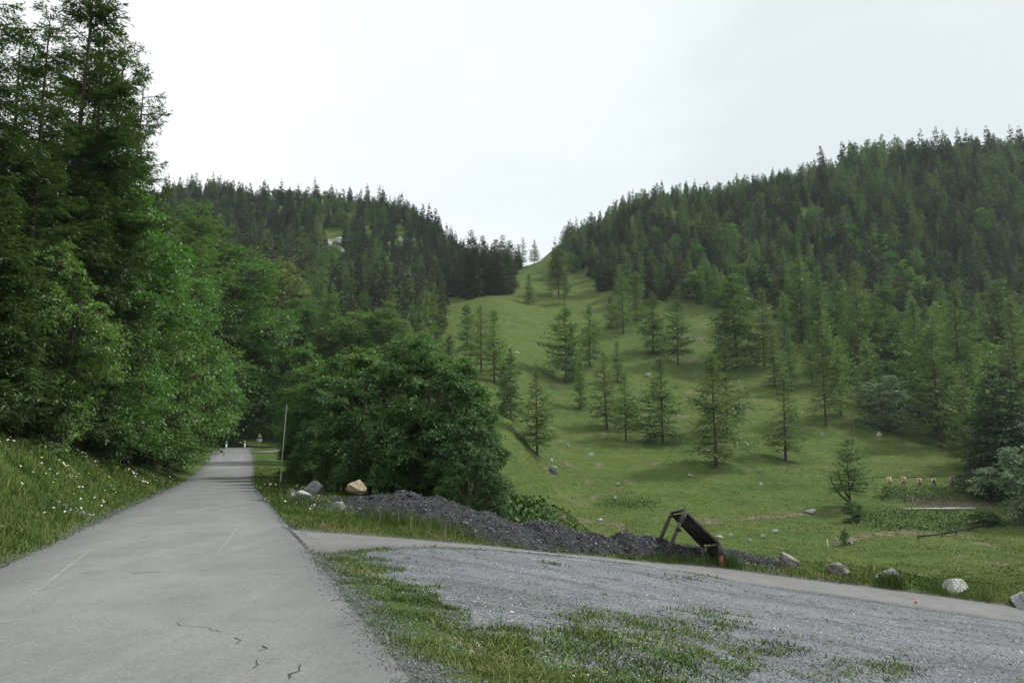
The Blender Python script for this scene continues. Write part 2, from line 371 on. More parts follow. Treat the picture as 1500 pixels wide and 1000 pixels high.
# ---------------------------------------------------------------- tree generators: return (trunk MB, crown MB) of unit position, real metres
def trunk_mb(Ht, r0, lean=0, n=8, seed=0, seg=10, top=.97, m=0):
    g = np.random.default_rng(seed); t = np.linspace(0, top, seg)
    w = np.cumsum(g.normal(0, .012*Ht/seg, (seg, 2)), 0); w -= w[0]
    p = np.c_[w[:, 0]+lean*t*Ht, w[:, 1], t*Ht]; p[0, 2] = -.5
    r = r0*(1-t)**.9+.006; r[0] *= 1.5
    return p, r
def conifer(Ht, Rm, seed, nb, tw, kind='spruce', t0=.04, L=.5, W=.05, sub=1, wood=True, asym=None, gap=0., bw=.02, prof=.8, topthin=0, mb=None, off=(0, 0, 0), tv=None, mm=(0, 1), trunk_r=None, nz=.45):
    """nb branches, tw twigs on a full-length branch, sub needle sprays on a twig"""
    g = np.random.default_rng(seed)
    T = MB(); C = MB()
    p, r = trunk_mb(Ht, trunk_r or Ht*.0095, 0, 8, seed)
    v, q = tube(p, r, 7); T.add(v, q, m=0)
    u = g.random(nb); t = t0+(1-t0)*(1-np.sqrt(1-u*.985)) if kind != 'larch' else t0+(1-t0)*u**1.05*.985
    t[:nb//12] = g.uniform(.8, .985, nb//12); t = np.sort(t)
    nw = max(8, int(Ht*(1.9 if kind == 'spruce' else 1.5)))            # whorls
    t = np.where(g.random(nb) < (.7 if kind == 'spruce' else .35), np.round(t*nw)/nw+g.normal(0, .12/nw, nb), t); t = np.clip(t, t0, .985)
    az = g.random(nb)*2*np.pi
    if kind == 'spruce':
        Lb = Rm*(1-t)**prof*(.55+.45*np.minimum(1, (t-t0+.06)/.16))
    else:
        Lb = Rm*(1-t)**prof*(.6+.4*np.minimum(1, (t-t0+.03)/.16))
    Lb *= g.uniform(.62, 1.12, nb)
    if kind == 'larch': Lb *= g.uniform(.5, 1.15, nb)
    Lb += .02*Ht*g.uniform(.3, 1, nb)*(t < .97)
    if asym is not None: Lb *= 1+asym[0]*np.cos(az-asym[1])
    # uneven outline: sectors where the crown is thin
    Lb *= 1-gap*(vn(t*9+seed, az*1.3+seed*3, seed) > .62)
    Lb = np.maximum(Lb, .1)
    if kind == 'spruce': a = -.32+.75*t+g.normal(0, .09, nb); b = .16-.25*(1-t)*g.random(nb)
    else: a = -.38+.95*t+g.normal(0, .1, nb); b = .05+.22*g.random(nb)
    ca, sa = np.cos(az), np.sin(az)
    bx = np.interp(t, p[:, 2]/Ht, p[:, 0]); by = np.interp(t, p[:, 2]/Ht, p[:, 1])
    def bp(i, s):
        out = Lb[i]*s*(1-.06*s)
        return np.stack([bx[i]+ca[i]*out, by[i]+sa[i]*out, t[i]*Ht+Lb[i]*(a[i]*s+b[i]*s*s)], -1)
    cnt = np.maximum(3, (tw*(Lb/Rm)**.9+1.5).astype(int))
    I = np.repeat(np.arange(nb), cnt); s = g.random(len(I))
    s = (.06 if kind == 'spruce' else .12)+.94*s**(.72)
    P = bp(I, s); P2 = bp(I, np.minimum(s+.03, 1.03)); fw = nrm(P2-P+1e-6)
    side = np.stack([-sa[I], ca[I], np.zeros(len(I))], -1)*np.sign(g.random(len(I))-.5)[:, None]
    tl = L*(.45+.9*g.random(len(I)))*(.6+.55*(1-s))*(.2+.8*np.minimum(1, Lb[I]/Rm*2.1))
    if kind == 'spruce':
        D = fw*g.uniform(.25, 1, (len(I), 1))+side*g.uniform(.15, 1, (len(I), 1))+np.array([0, 0, 1])*g.uniform(-.75, .12, (len(I), 1))
    else:
        D = fw*g.uniform(.2, 1, (len(I), 1))+side*g.uniform(.2, 1, (len(I), 1))+np.array([0, 0, 1])*g.uniform(-.75, .25, (len(I), 1))
    D = nrm(D)
    btint = np.clip(.5+.25*g.normal(0, 1, nb), 0, 1)
    tint = np.clip(btint[I]*.6+.4*g.random(len(I)), 0, 1)
    if tv is not None: tint = np.clip(tint*.7+tv*.45-.05, 0, 1)
    if sub > 1:
        k = np.repeat(np.arange(len(I)), sub); f = np.tile(np.linspace(.08, .92, sub), len(I))+g.uniform(-.06, .06, len(k))
        P = P[k]+D[k]*(tl[k]*f)[:, None]
        sd = nrm(np.cross(D[k], np.array([0, 0, 1.])+g.normal(0, .25, (len(k), 3))))*np.where(np.arange(len(k)) % 2, 1, -1)[:, None]
        D2 = nrm(D[k]*g.uniform(.5, 1.1, (len(k), 1))+sd*g.uniform(.25, 1., (len(k), 1))+g.normal(0, .18, (len(k), 3))-np.array([0, 0, .12]))
        tl2 = tl[k]*g.uniform(.28, .6, len(k))*(1.15-.4*f); tint = np.clip(tint[k]+g.normal(0, .1, len(k)), 0, 1)
        if kind == 'spruce': tint = np.clip(tint+(f > .8)*.15, 0, 1)
        P, D, tl = P, D2, tl2
    Nn = np.stack([g.normal(0, nz, len(P)), g.normal(0, nz, len(P)), np.ones(len(P))], -1)
    v, q = kites(P, D, Nn, tl, W*g.uniform(.6, 1.3, len(P))*np.ones(len(P)))
    C.add(v, q, m=1 if mb is not None else 0, a=tint)
    if wood:
        nseg = 3 if sub > 1 else 2
        ii = np.arange(nb)
        ss = np.linspace(0, .92, nseg+1)
        r0 = bw*(.35+Lb/Rm)
        for k in range(nseg):
            v, q = tubes3(bp(ii, np.full(nb, ss[k])), bp(ii, np.full(nb, ss[k+1])), r0*(1-ss[k]*.9), r0*(1-ss[k+1]*.9)); T.add(v, q, m=0)
    return T, C
def broad(Ht, Rm, seed, nclump=26, nleaf=16000, lw=.09, t0=.22, stems=1, flat=.6, squash=1., trunk_r=None, low=.0, shape=1.0, spread=0., top=None):
    """leafy tree: limbs run out to clumps; each clump is built of sprays of leaves on twigs"""
    g = np.random.default_rng(seed); T = MB(); C = MB()
    # clump centres inside an uneven envelope
    cs = []; rr = []
    tries = 0
    while len(cs) < nclump and tries < 4000:
        tries += 1
        h = g.random()**(.8); az = g.random()*2*np.pi
        env = (math.sin(math.pi*min(1, (.12+.88*h)**shape))**.6)*(.75+.35*float(vn(np.array([az*1.2]), np.array([h*3.]), seed)[0]))
        rad = env*Rm*math.sqrt(g.uniform(.25, 1))*.86
        c = np.array([math.cos(az)*rad, math.sin(az)*rad, Ht*(t0+(1-t0-.06)*h)])
        cr = Rm*g.uniform(.22, .4)*(1-.25*h)
        if all(np.linalg.norm((c-o)/np.array([1, 1, .8])) > .62*(cr+q_)*.9 for o, q_ in zip(cs, rr)):
            cs.append(c); rr.append(cr)
    cs = np.array(cs); rr = np.array(rr)
    r0 = trunk_r or Ht*.016
    roots = []
    for s in range(stems):
        a_ = 2*np.pi*s/stems+g.random()
        base = np.array([math.cos(a_)*.35*(stems > 1)*g.uniform(.3, 1.5), math.sin(a_)*.35*(stems > 1)*g.uniform(.3, 1.5), -.4])
        tip = np.array([math.cos(a_)*(Rm*.35+spread)*(stems > 1), math.sin(a_)*(Rm*.35+spread)*(stems > 1), Ht*.8])
        tt = np.linspace(0, 1, 8)[:, None]; pts = base+(tip-base)*tt+np.c_[g.normal(0, .05*Rm, (8, 2))*tt*2, np.zeros(8)]
        pts[:, :2] = pts[:, :2]*(tt**.85)+base[:2]*(1-tt**.85)
        rad = (r0/stems**.4)*(1-.8*tt[:, 0]); rad[0] *= 1.3
        v, q = tube(pts, rad, 7); T.add(v, q); roots.append(pts)
    for c, cr in zip(cs, rr):
        P = min(roots, key=lambda p: np.linalg.norm(p[:, :2].mean(0)-c[:2])+g.random()*.3)
        hb = max(c[2]-np.hypot(*c[:2])*.7-.15*Ht, Ht*t0*.5); hb = min(hb, Ht*.75)
        k = np.interp(hb, P[:, 2], np.arange(len(P))); k0 = int(k); f = k-k0; b0 = P[k0]*(1-f)+P[min(k0+1, len(P)-1)]*f
        mid = (b0+c)/2+np.array([0, 0, .1*np.linalg.norm(c-b0)])+g.normal(0, .05*Rm, 3)
        v, q = tube([b0, (b0+mid)/2+g.normal(0, .02*Rm, 3), mid, (mid+c)/2, c], np.linspace(r0*.38, r0*.08, 5), 5); T.add(v, q)
    vol = rr**2; nn = (nleaf*vol/vol.sum()).astype(int)
    for c, cr, n in zip(cs, rr, nn):
        ns = max(5, n//26)                           # sprays in this clump
        d = nrm(g.normal(0, 1, (ns, 3))+np.array([0, 0, .45])); d[:, 2] *= flat+.15; sc = g.uniform(.55, 1.12, ns)[:, None]
        sp = c+d*cr*sc
        tw = T
        v, q = tubes3(c+(sp-c)*.15, sp, np.full(ns, r0*.06+.004), np.full(ns, .004)); T.add(v, q)
        k = np.repeat(np.arange(ns), max(1, n//ns)); m_ = len(k)
        sr = cr*.32
        off = g.normal(0, 1, (m_, 3))*np.array([1, 1, .34])*sr*.62
        P = sp[k]+off; P[:, 2] -= (off[:, 0]**2+off[:, 1]**2)/max(sr, .05)*.25
        out = nrm(P-c); D = nrm(out*.7+g.normal(0, .55, (m_, 3))-np.array([0, 0, .25]))
        Nn = nrm(np.array([0, 0, 1.])+out*.5+g.normal(0, .45, (m_, 3)))
        ct = g.normal(0, .13); st = g.normal(0, .13, ns)
        tint = np.clip(.45+ct+st[k]+g.normal(0, .13, m_), 0, 1)
        v, q = kites(P, D, Nn, lw*g.uniform(1.2, 2.4, m_), lw*g.uniform(.5, .85, m_)); C.add(v, q, a=tint)
    return T, C
def pick_tree(kind): return {'spruce': 'spruce_tree', 'larch': 'larch_tree', 'broad': 'broadleaf_tree'}[kind]
def place_parts(name, loc, sc, rz, parts, label, cat='tree', group=None, sz=None, tilt=0):
    o = empty(name, loc, label, cat, group); o.rotation_euler = (tilt, 0, rz); o.scale = (sc, sc, sz or sc)
    for nm, me in parts:
        c = bpy.data.objects.new(nm, me); COL.objects.link(c); c.parent = o
    return o
def proto(gen, tm, cm, nm):
    T, C = gen; return [('trunk', T.mesh(nm+'_trunk', tm, True)), ('crown', C.mesh(nm+'_crown', cm))]
# ---------------------------------------------------------------- world
w = bpy.data.worlds.new('World'); SC.world = w; w.use_nodes = True; nt = w.node_tree; nt.nodes.clear()
def N(t, **k):
    n = nt.nodes.new(t)
    for a, b in k.items(): setattr(n, a, b)
    return n
def L(a, b): nt.links.new(a, b)
SUN_EL, SUN_AZ = R(50), R(68)        # azimuth measured from +y towards +x
sky = N('ShaderNodeTexSky', sky_type='NISHITA'); sky.sun_disc = False; sky.sun_elevation = SUN_EL; sky.sun_rotation = SUN_AZ
sky.air_density = 1; sky.dust_density = 3
tc = N('ShaderNodeTexCoord')
n1 = N('ShaderNodeTexNoise'); n1.inputs['Scale'].default_value = 2.2; n1.inputs['Detail'].default_value = 5; n1.inputs['Roughness'].default_value = .5; n1.inputs['Distortion'].default_value = .4
mp = N('ShaderNodeMapping'); mp.inputs['Scale'].default_value = (1, 1, 2.2); L(tc.outputs['Generated'], mp.inputs[0]); L(mp.outputs[0], n1.inputs['Vector'])
# the cloud deck is thinner on the side of the sun's left, greyer to the right
dt = N('ShaderNodeVectorMath', operation='DOT_PRODUCT'); L(tc.outputs['Generated'], dt.inputs[0]); dt.inputs[1].default_value = (.83, .4, .12)
a1 = mth(N, L, 'MULTIPLY_ADD', dt.outputs['Value'], 1.0, .02)
a2 = mth(N, L, 'MULTIPLY_ADD', n1.outputs['Fac'], .85, mth(N, L, 'SUBTRACT', a1, .15))
rp = ramp(N, [(.34, (9.4, 9.55, 9.6)), (.52, (8.8, 9.15, 9.3)), (.7, (8.3, 8.8, 9.0)), (.88, (7.6, 8.3, 8.5)), (1, (6.8, 7.4, 7.6))]); L(a2, rp.inputs[0])
cl = mixc(N, L, .94, sky.outputs[0], rp.outputs[0])
bg = N('ShaderNodeBackground'); bg.inputs['Strength'].default_value = .1; L(cl, bg.inputs['Color'])
wo = N('ShaderNodeOutputWorld'); L(bg.outputs[0], wo.inputs[0])
sl = bpy.data.lights.new('sun', 'SUN'); sl.energy = 3.0; sl.angle = R(7); sl.color = (1, .975, .93)
so = bpy.data.objects.new('sun', sl); COL.objects.link(so); so.location = (60, 30, 80)
so.rotation_euler = (math.pi/2-SUN_EL, 0, math.pi-SUN_AZ)
SC.view_settings.view_transform = 'Standard'; SC.view_settings.look = 'None'; SC.view_settings.exposure = .27; SC.view_settings.gamma = 1
# ---------------------------------------------------------------- ground sheet
def lot_mask(x, y):
    """signed metres inside the gravel lot (positive inside)"""
    sh = np.shape(x); x = np.asarray(x, float).ravel(); y = np.asarray(y, float).ravel()
    dm, s1, _, im = nearest(x, y, MS); db, s2, _, ib = nearest(x, y, BS)
    hb = np.interp(ib, np.arange(len(BS)), BS[:, 3])
    jag = fbm(x*.9, y*.9, 61)*1.5
    g = np.where(s1 < 0, dm-2.33, -1)-.75-.35*sm((8-y)/4)*1.6+jag*.7
    b = np.where(s2 < 0, db-hb, -9)-.16+jag*.3
    return np.minimum(np.minimum(g, b), np.minimum(y+7, 27-np.abs(x))).reshape(sh)
def soil_lines():
    L_ = []
    for pts, wd in (([(815,756),(850,760),(880,764),(905,770),(925,778)], .55), ([(985,757),(1040,761),(1090,759),(1140,755),(1190,750),(1240,746)], .8),
                    ([(1225,792),(1290,783),(1350,779),(1420,786)], .7), ([(560,716),(700,742)], .1)):
        L_.append((np.array([hit(u, v)[:2] for u, v in pts]), wd))
    return L_
rr = [0.0]
r = .9
while r < 1300:
    rr.append(r); r += max(.14, r*(.016 if r < 60 else .0125 if r < 420 else .06))
rr = np.array(rr)
th = np.concatenate([np.arange(-180, -44, 4), np.arange(-44, 44, .28), np.arange(44, 180.1, 4)]); th = R(1)*np.unique(np.round(th, 3))
RR, TT = np.meshgrid(rr[1:], th, indexing='ij')
gx = RR*np.sin(TT); gy = RR*np.cos(TT)
gz = H(gx, gy)
def sheet_drop(x, y):
    dm, s1, _, im = nearest(x, y, MS); db, s2, _, ib = nearest(x, y, BS)
    hb = np.interp(ib, np.arange(len(BS)), BS[:, 3])
    d = np.maximum(2.25-dm, np.where(s1 < 0, hb-.08-db, -9)); d = np.maximum(d, lot_mask(x, y).ravel()-.25)
    return (sm(d/.35)*.07).reshape(np.shape(x))
nearm = RR < 150
drop = np.zeros_like(gz); drop[nearm] = sheet_drop(gx[nearm], gy[nearm])
nr, nth = RR.shape
V_ = np.stack([gx, gy, gz-drop], -1).reshape(-1, 3)
i = np.arange(nr-1)[:, None]*nth; j = np.arange(nth-1)[None]
Q = np.stack([i+j, i+nth+j, i+nth+j+1, i+j+1], -1).reshape(-1, 4)
G = MB(); G.add(V_, Q)
c0 = G.n; G.add(np.array([[0, 0, gz[0].mean()-drop[0].mean()]]))
G.t.append(np.array([[c0, k, k+1] for k in range(nth-1)])); G.tm.append(np.zeros(nth-1, int)); G.ta.append(np.zeros(nth-1))
# masks per vertex
fx, fy, fz_ = V_[:, 0], V_[:, 1], V_[:, 2]
soil = np.zeros(len(V_))
for P, wd in soil_lines():
    d = nearest(fx, fy, np.c_[P, np.zeros(len(P))])[0]
    soil = np.maximum(soil, sm(1.35-d/wd+fbm(fx*.5, fy*.5, 5)*1.6)*(.9))
pu, pv = proj(fx, fy, fz_)
rad_ = np.hypot(fx, fy)
cc = np.array([hit(1350, 737)[:2], hit(1425, 737)[:2]]); d = nearest(fx, fy, np.c_[cc, [0, 0]])[0]
soil = np.maximum(soil, sm(1.5-d/2.2+fbm(fx*.4, fy*.4, 9)*1.5)*.95)
# bare worn specks on the slopes
soil = np.maximum(soil, sm((vn(fx*.35, fy*.5, 71)-.86)*9)*.7*(rad_ > 40)*(vn(fx*.03, fy*.03, 7) > .5))
lush = sm((fbm(fx*.03, fy*.03, 31)+.1)*3)
lm = np.full(len(V_), -9.); nm_ = rad_ < 60; lm[nm_] = lot_mask(fx[nm_], fy[nm_])
dmm = np.full(len(V_), 99.); dmm[rad_ < 200] = nearest(fx[rad_ < 200], fy[rad_ < 200], MS)[0]
dbb = np.full(len(V_), 99.); _q = rad_ < 90; _t = nearest(fx[_q], fy[_q], BS); dbb[_q] = _t[0]-np.interp(_t[3], np.arange(len(BS)), BS[:, 3])
_s1 = nearest(fx, fy, MS)[1]; dbb = np.where(_s1 < 0, dbb, 99.)
grit = np.maximum(sm(lm/.5+.75), np.maximum(sm(1-(dmm-2.33)/.3)*.8, sm(1-(dbb)/.5)*.9))
m, nt, N, L, out = mat('meadow_ground')
tc = N('ShaderNodeTexCoord'); P = tc.outputs['Object']
n1 = noise(N, L, .045, P, 5, .6, .4); n2 = noise(N, L, .9, P, 6, .65); n3 = noise(N, L, 9, P, 4, .7)
g1 = ramp(N, [(.32, (.04, .088, .017)), (.5, (.068, .122, .025)), (.68, (.108, .145, .036))]); L(n1.outputs['Fac'], g1.inputs[0])
g2 = ramp(N, [(.34, (.018, .048, .01)), (.5, (.07, .12, .025)), (.66, (.16, .18, .05))]); L(n2.outputs['Fac'], g2.inputs[0])
g3 = ramp(N, [(.3, (.035, .068, .017)), (.7, (.11, .155, .042))]); L(n3.outputs['Fac'], g3.inputs[0])
c = mixc(N, L, .5, g1.outputs[0], g2.outputs[0]); c = mixc(N, L, .32, c, g3.outputs[0])
mpz = N('ShaderNodeMapping'); mpz.inputs['Scale'].default_value = (.06, .06, 1.5); L(P, mpz.inputs[0]); nz = noise(N, L, 1.0, mpz.outputs[0], 5, .65, .6)
rz_ = ramp(N, [(.36, (.03, .058, .015)), (.5, (.075, .118, .027)), (.64, (.145, .16, .05))]); L(nz.outputs['Fac'], rz_.inputs[0]); c = mixc(N, L, .3, c, rz_.outputs[0])
nb_ = noise(N, L, .018, P, 4, .6, .8); rb_ = ramp(N, [(.42, (0, 0, 0)), (.62, (1, 1, 1))]); L(nb_.outputs['Fac'], rb_.inputs[0]); c = mixc(N, L, mth(N, L, 'MULTIPLY', rb_.outputs[0], .22), c, (.13, .15, .04))
# sparse dead straw
n4 = noise(N, L, 2.3, P, 6, .7, .6); s4 = ramp(N, [(.56, (0, 0, 0)), (.7, (1, 1, 1))]); L(n4.outputs['Fac'], s4.inputs[0])
c = mixc(N, L, mth(N, L, 'MULTIPLY', s4.outputs[0], .4), c, (.17, .145, .06))
a = N('ShaderNodeAttribute', attribute_name='soil'); sc_ = ramp(N, [(.35, (.1, .075, .055)), (.55, (.2, .15, .12)), (.7, (.3, .27, .24))]); L(n2.outputs['Fac'], sc_.inputs[0])
c = mixc(N, L, a.outputs['Fac'], c, sc_.outputs[0])
a = N('ShaderNodeAttribute', attribute_name='grit'); n5 = noise(N, L, 28, P, 3, .7); s5 = ramp(N, [(.35, (.06, .06, .06)), (.5, (.13, .135, .14)), (.68, (.27, .28, .29))]); L(n5.outputs['Fac'], s5.inputs[0])
c = mixc(N, L, mth(N, L, 'MULTIPLY', a.outputs['Fac'], .85), c, s5.outputs[0])
a = N('ShaderNodeAttribute', attribute_name='litter'); c = mixc(N, L, mth(N, L, 'MULTIPLY', a.outputs['Fac'], .85), c, (.045, .038, .022))
b = N('ShaderNodeBsdfPrincipled'); b.inputs['Roughness'].default_value = .95; b.inputs['Specular IOR Level'].default_value = .1
L(c, b.inputs['Base Color'])
bs = mth(N, L, 'ADD', mth(N, L, 'MULTIPLY', n2.outputs['Fac'], 1.6), mth(N, L, 'MULTIPLY', n3.outputs['Fac'], .35))
bp = N('ShaderNodeBump'); bp.inputs['Strength'].default_value = .9; bp.inputs['Distance'].default_value = .38; L(bs, bp.inputs['Height']); L(bp.outputs[0], b.inputs['Normal'])
L(b.outputs[0], out.inputs[0]); GROUND = m

me = G.mesh('ground', GROUND, True)
def vattr(me, name, arr):
    a = me.attributes.new(name, 'FLOAT', 'POINT'); x = np.zeros(len(me.vertices), np.float32); x[:len(arr)] = arr; a.data.foreach_set('value', x)
vattr(me, 'soil', soil); vattr(me, 'grit', grit)
ground = bpy.data.objects.new('ground', me); COL.objects.link(ground); tag(ground, kind='structure')
# ---------------------------------------------------------------- roads
def road_mat(name, dark=1.0):
    m, nt, N, L, out = mat(name); kd = 1 if dark == 1 else .74
    tc = N('ShaderNodeTexCoord'); P = tc.outputs['Object']
    lat = N('ShaderNodeAttribute', attribute_name='lat')
    n1 = noise(N, L, .35, P, 5, .6, .5); n2 = noise(N, L, 2.2, P, 6, .65); n3 = noise(N, L, 60, P, 3, .85); n6 = noise(N, L, 26, P, 3, .75)
    base = ramp(N, [(.32, (.075, .078, .08)), (.5, (.15, .154, .153)), (.68, (.215, .22, .215))]); L(n1.outputs['Fac'], base.inputs[0])
    mid = ramp(N, [(.3, (.1, .101, .102)), (.7, (.25, .252, .245))]); L(n2.outputs['Fac'], mid.inputs[0])
    fine = ramp(N, [(.3, (.06, .06, .06)), (.5, (.17, .172, .17)), (.72, (.42, .42, .41))]); L(n3.outputs['Fac'], fine.inputs[0])
    f2 = ramp(N, [(.35, (.1, .1, .1)), (.65, (.38, .38, .37))]); L(n6.outputs['Fac'], f2.inputs[0])
    c = mixc(N, L, .35, base.outputs[0], mid.outputs[0]); c = mixc(N, L, .3, c, fine.outputs[0]); c = mixc(N, L, .2, c, f2.outputs[0])
    # worn pale wheel tracks and tar-dark edges along the carriageway
    al = mth(N, L, 'ABSOLUTE', lat.outputs['Fac'])
    wob = mth(N, L, 'MULTIPLY_ADD', n1.outputs['Fac'], .5, al)
    er = ramp(N, [(.95, (0, 0, 0)), (1.0, (0, 0, 0)), (1.0, (0, 0, 0))]);
    e = mth(N, L, 'SMOOTH_MIN', mth(N, L, 'MAXIMUM', mth(N, L, 'MULTIPLY', mth(N, L, 'SUBTRACT', wob, .82), 2.2), 0), 1.0, .1)
    c = mixc(N, L, mth(N, L, 'MULTIPLY', e, .5*dark), c, (.055, .057, .06))
    mp = N('ShaderNodeMapping'); mp.inputs['Rotation'].default_value = (0, 0, -.36); mp.inputs['Scale'].default_value = (1.3, .06, 1); L(P, mp.inputs[0])
    n7 = noise(N, L, 1.2, mp.outputs[0], 4, .6); s7 = ramp(N, [(.5, (0, 0, 0)), (.7, (1, 1, 1))]); L(n7.outputs['Fac'], s7.inputs[0])
    c = mixc(N, L, mth(N, L, 'MULTIPLY', s7.outputs[0], .28), c, (.27, .27, .262))
    n8 = noise(N, L, .8, P, 5, .7, 1.2); s8 = ramp(N, [(.6, (0, 0, 0)), (.68, (1, 1, 1))]); L(n8.outputs['Fac'], s8.inputs[0])
    c = mixc(N, L, mth(N, L, 'MULTIPLY', s8.outputs[0], .5*dark), c, (.085, .085, .09))
    c = mixc(N, L, 1-kd, c, (.06, .055, .05))
    b = N('ShaderNodeBsdfPrincipled'); b.inputs['Roughness'].default_value = .8; b.inputs['Specular IOR Level'].default_value = .3
    L(c, b.inputs['Base Color']); bp = N('ShaderNodeBump'); bp.inputs['Strength'].default_value = .5; bp.inputs['Distance'].default_value = .012
    L(n3.outputs['Fac'], bp.inputs['Height']); L(bp.outputs[0], b.inputs['Normal']); L(b.outputs[0], out.inputs[0]); return m
ROADM = road_mat('asphalt'); BRM = road_mat('asphalt_worn', 1.3)
CRACK = plain('crack_tar', [(.3, (.035, .035, .036)), (.7, (.07, .07, .07))], 8)
PALE = plain('pale_scrape', [(.3, (.22, .22, .215)), (.7, (.3, .3, .29))], 6)
def strip(name, Lc, i0, i1, nl, mats, lift, jit, step=1):
    idx = np.arange(i0, i1, step); C = Lc[idx]; T = nrm(np.gradient(C[:, :2], axis=0)); Nv = np.stack([-T[:, 1], T[:, 0]], -1)
    s = np.linspace(-1, 1, nl); X = []; 
    jl = fbm(idx*.35, idx*0, 3, 3)*jit; jr = fbm(idx*.35, idx*0+9, 4, 3)*jit
    off = s[None]*C[:, 3:4]+np.where(s[None] > 0, jl[:, None], jr[:, None])*np.abs(s[None])**6
    x = C[:, 0:1]+Nv[:, 0:1]*off; y = C[:, 1:2]+Nv[:, 1:2]*off
    z = H(x, y)+lift-.02*np.abs(s[None])**12
    if name == 'branch_road': z = z-.03*(nearest(x, y, MS)[0].reshape(x.shape) < 2.3)
    M = MB(); v = np.stack([x, y, z], -1).reshape(-1, 3); i = np.arange(len(idx)-1)[:, None]*nl; j = np.arange(nl-1)[None]
    M.add(v, np.stack([i+j+1, i+j, i+nl+j, i+nl+j+1], -1).reshape(-1, 4))
    lat = np.broadcast_to(s[None], x.shape).ravel()
    return M, lat
M, lat = strip('road', MAIN, 0, 420, 25, ROADM, .012, .16)
# cracks and pale scrapes in the carriageway, traced on the road plane
def rp_(u, v):
    a, b, c = ray(u, v); Y = 5.
    for _ in range(12):
        x = a/b*Y; z = hz(x, Y)+.016; Y = (z-CAMZ)/(c/b)
    return a/b*Y, Y
def scratch(M, pts, wd, mi, lift=.016, jit=.02, n=6):
    P = np.array([rp_(u, v) for u, v in pts]); d = np.r_[0, np.cumsum(np.hypot(*np.diff(P, axis=0).T))]
    k = max(4, int(d[-1]/.06)); t = np.linspace(0, d[-1], k); x = np.interp(t, d, P[:, 0])+rng.normal(0, jit, k); y = np.interp(t, d, P[:, 1])+rng.normal(0, jit, k)
    T = nrm(np.stack([np.gradient(x), np.gradient(y)], -1)); wv = wd*(.35+rng.random(k))*np.sin(np.linspace(.1, 3.04, k))**.4
    a = np.stack([x-T[:, 1]*wv/2, y+T[:, 0]*wv/2], -1); b = np.stack([x+T[:, 1]*wv/2, y-T[:, 0]*wv/2], -1)
    v = np.stack([a, b], 1).reshape(-1, 2); v = np.c_[v, H(v[:, 0], v[:, 1])+lift]
    i = np.arange(k-1)*2; M.add(v, np.stack([i, i+1, i+3, i+2], -1), m=mi)
for pts, wd in (([(266,905),(262,910),(268,914),(280,916),(300,918),(318,921),(324,925)], .010), ([(343,932),(346,934),(350,938),(347,941)], .018), ([(376,966),(372,972),(375,976)], .016), ([(444,973),(441,977),(438,980),(434,983),(430,988),(422,995)], .018), ([(324,925),(338,927),(350,929),(366,930)], .004), ([(388,944),(382,952)], .02),
                ([(410,763),(425,775),(440,790),(452,802)], .05), ([(430,770),(436,778)], .04)):
    scratch(M, pts, wd, 1)
for pts, wd in (([(36,880),(80,845),(135,803)], .045), ([(0,912),(20,908)], .05), ([(318,812),(335,790),(350,770)], .04), ([(390,838),(420,842)], .03), ([(434,817),(442,815)], .05)):
    scratch(M, pts, wd, 2, jit=.006)
me = M.mesh('road', [ROADM, CRACK, PALE], True); vattr(me, 'lat', lat)
o = bpy.data.objects.new('road', me); COL.objects.link(o); tag(o, kind='structure')
M, lat = strip('branch_road', BR, 0, 300, 15, BRM, .006, .14)
me = M.mesh('branch_road', [BRM], True); vattr(me, 'lat', lat)
o = bpy.data.objects.new('branch_road', me); COL.objects.link(o); tag(o, kind='structure')
# lay-by beside the far bend
LB = dense([(-33.5,97,.5,1.2),(-31.2,100,.6,2.2),(-29.5,104,.7,2.6),(-30.5,110,.9,2.0),(-34,117,1.05,1.4),(-37,122,1.2,1.2)], 60)
M, lat = strip('lay_by', LB, 0, 60, 9, BRM, .10, .5); me = M.mesh('lay_by', [BRM], True); vattr(me, 'lat', lat)
o = bpy.data.objects.new('lay_by', me); COL.objects.link(o); tag(o, kind='structure')
# ---------------------------------------------------------------- gravel lot
cell = .13; X, Y = np.meshgrid(np.arange(-6, 27.01, cell), np.arange(-7, 28.01, cell), indexing='ij')
lmv = lot_mask(X, Y); Z = H(X, Y)+.004-.05*(lmv < .1)
keep = (lmv[:-1, :-1] > 0)+0+(lmv[1:, :-1] > 0)+(lmv[:-1, 1:] > 0)+(lmv[1:, 1:] > 0) >= 3
ii, jj = np.nonzero(keep); n2_ = X.shape[1]; k = ii*n2_+jj
m, nt, N, L, out = mat('slate_gravel')
tc = N('ShaderNodeTexCoord'); P = tc.outputs['Object']
vo = N('ShaderNodeTexVoronoi'); vo.inputs['Scale'].default_value = 24; vo.inputs['Randomness'].default_value = 1; L(P, vo.inputs['Vector'])
vo2 = N('ShaderNodeTexVoronoi'); vo2.inputs['Scale'].default_value = 52; L(P, vo2.inputs['Vector'])
g1 = ramp(N, [(0, (.05, .055, .062)), (.45, (.14, .153, .168)), (.8, (.25, .27, .29)), (1, (.46, .47, .49))]); L(vo.outputs['Color'], g1.inputs[0])
g2 = ramp(N, [(0, (.045, .05, .057)), (.5, (.14, .153, .168)), (1, (.36, .38, .4))]); L(vo2.outputs['Color'], g2.inputs[0])
n1 = noise(N, L, .5, P, 5, .6, .6); g3 = ramp(N, [(.35, (.09, .095, .1)), (.65, (.26, .275, .295))]); L(n1.outputs['Fac'], g3.inputs[0])
c = mixc(N, L, .45, g1.outputs[0], g2.outputs[0]); c = mixc(N, L, .42, c, g3.outputs[0])
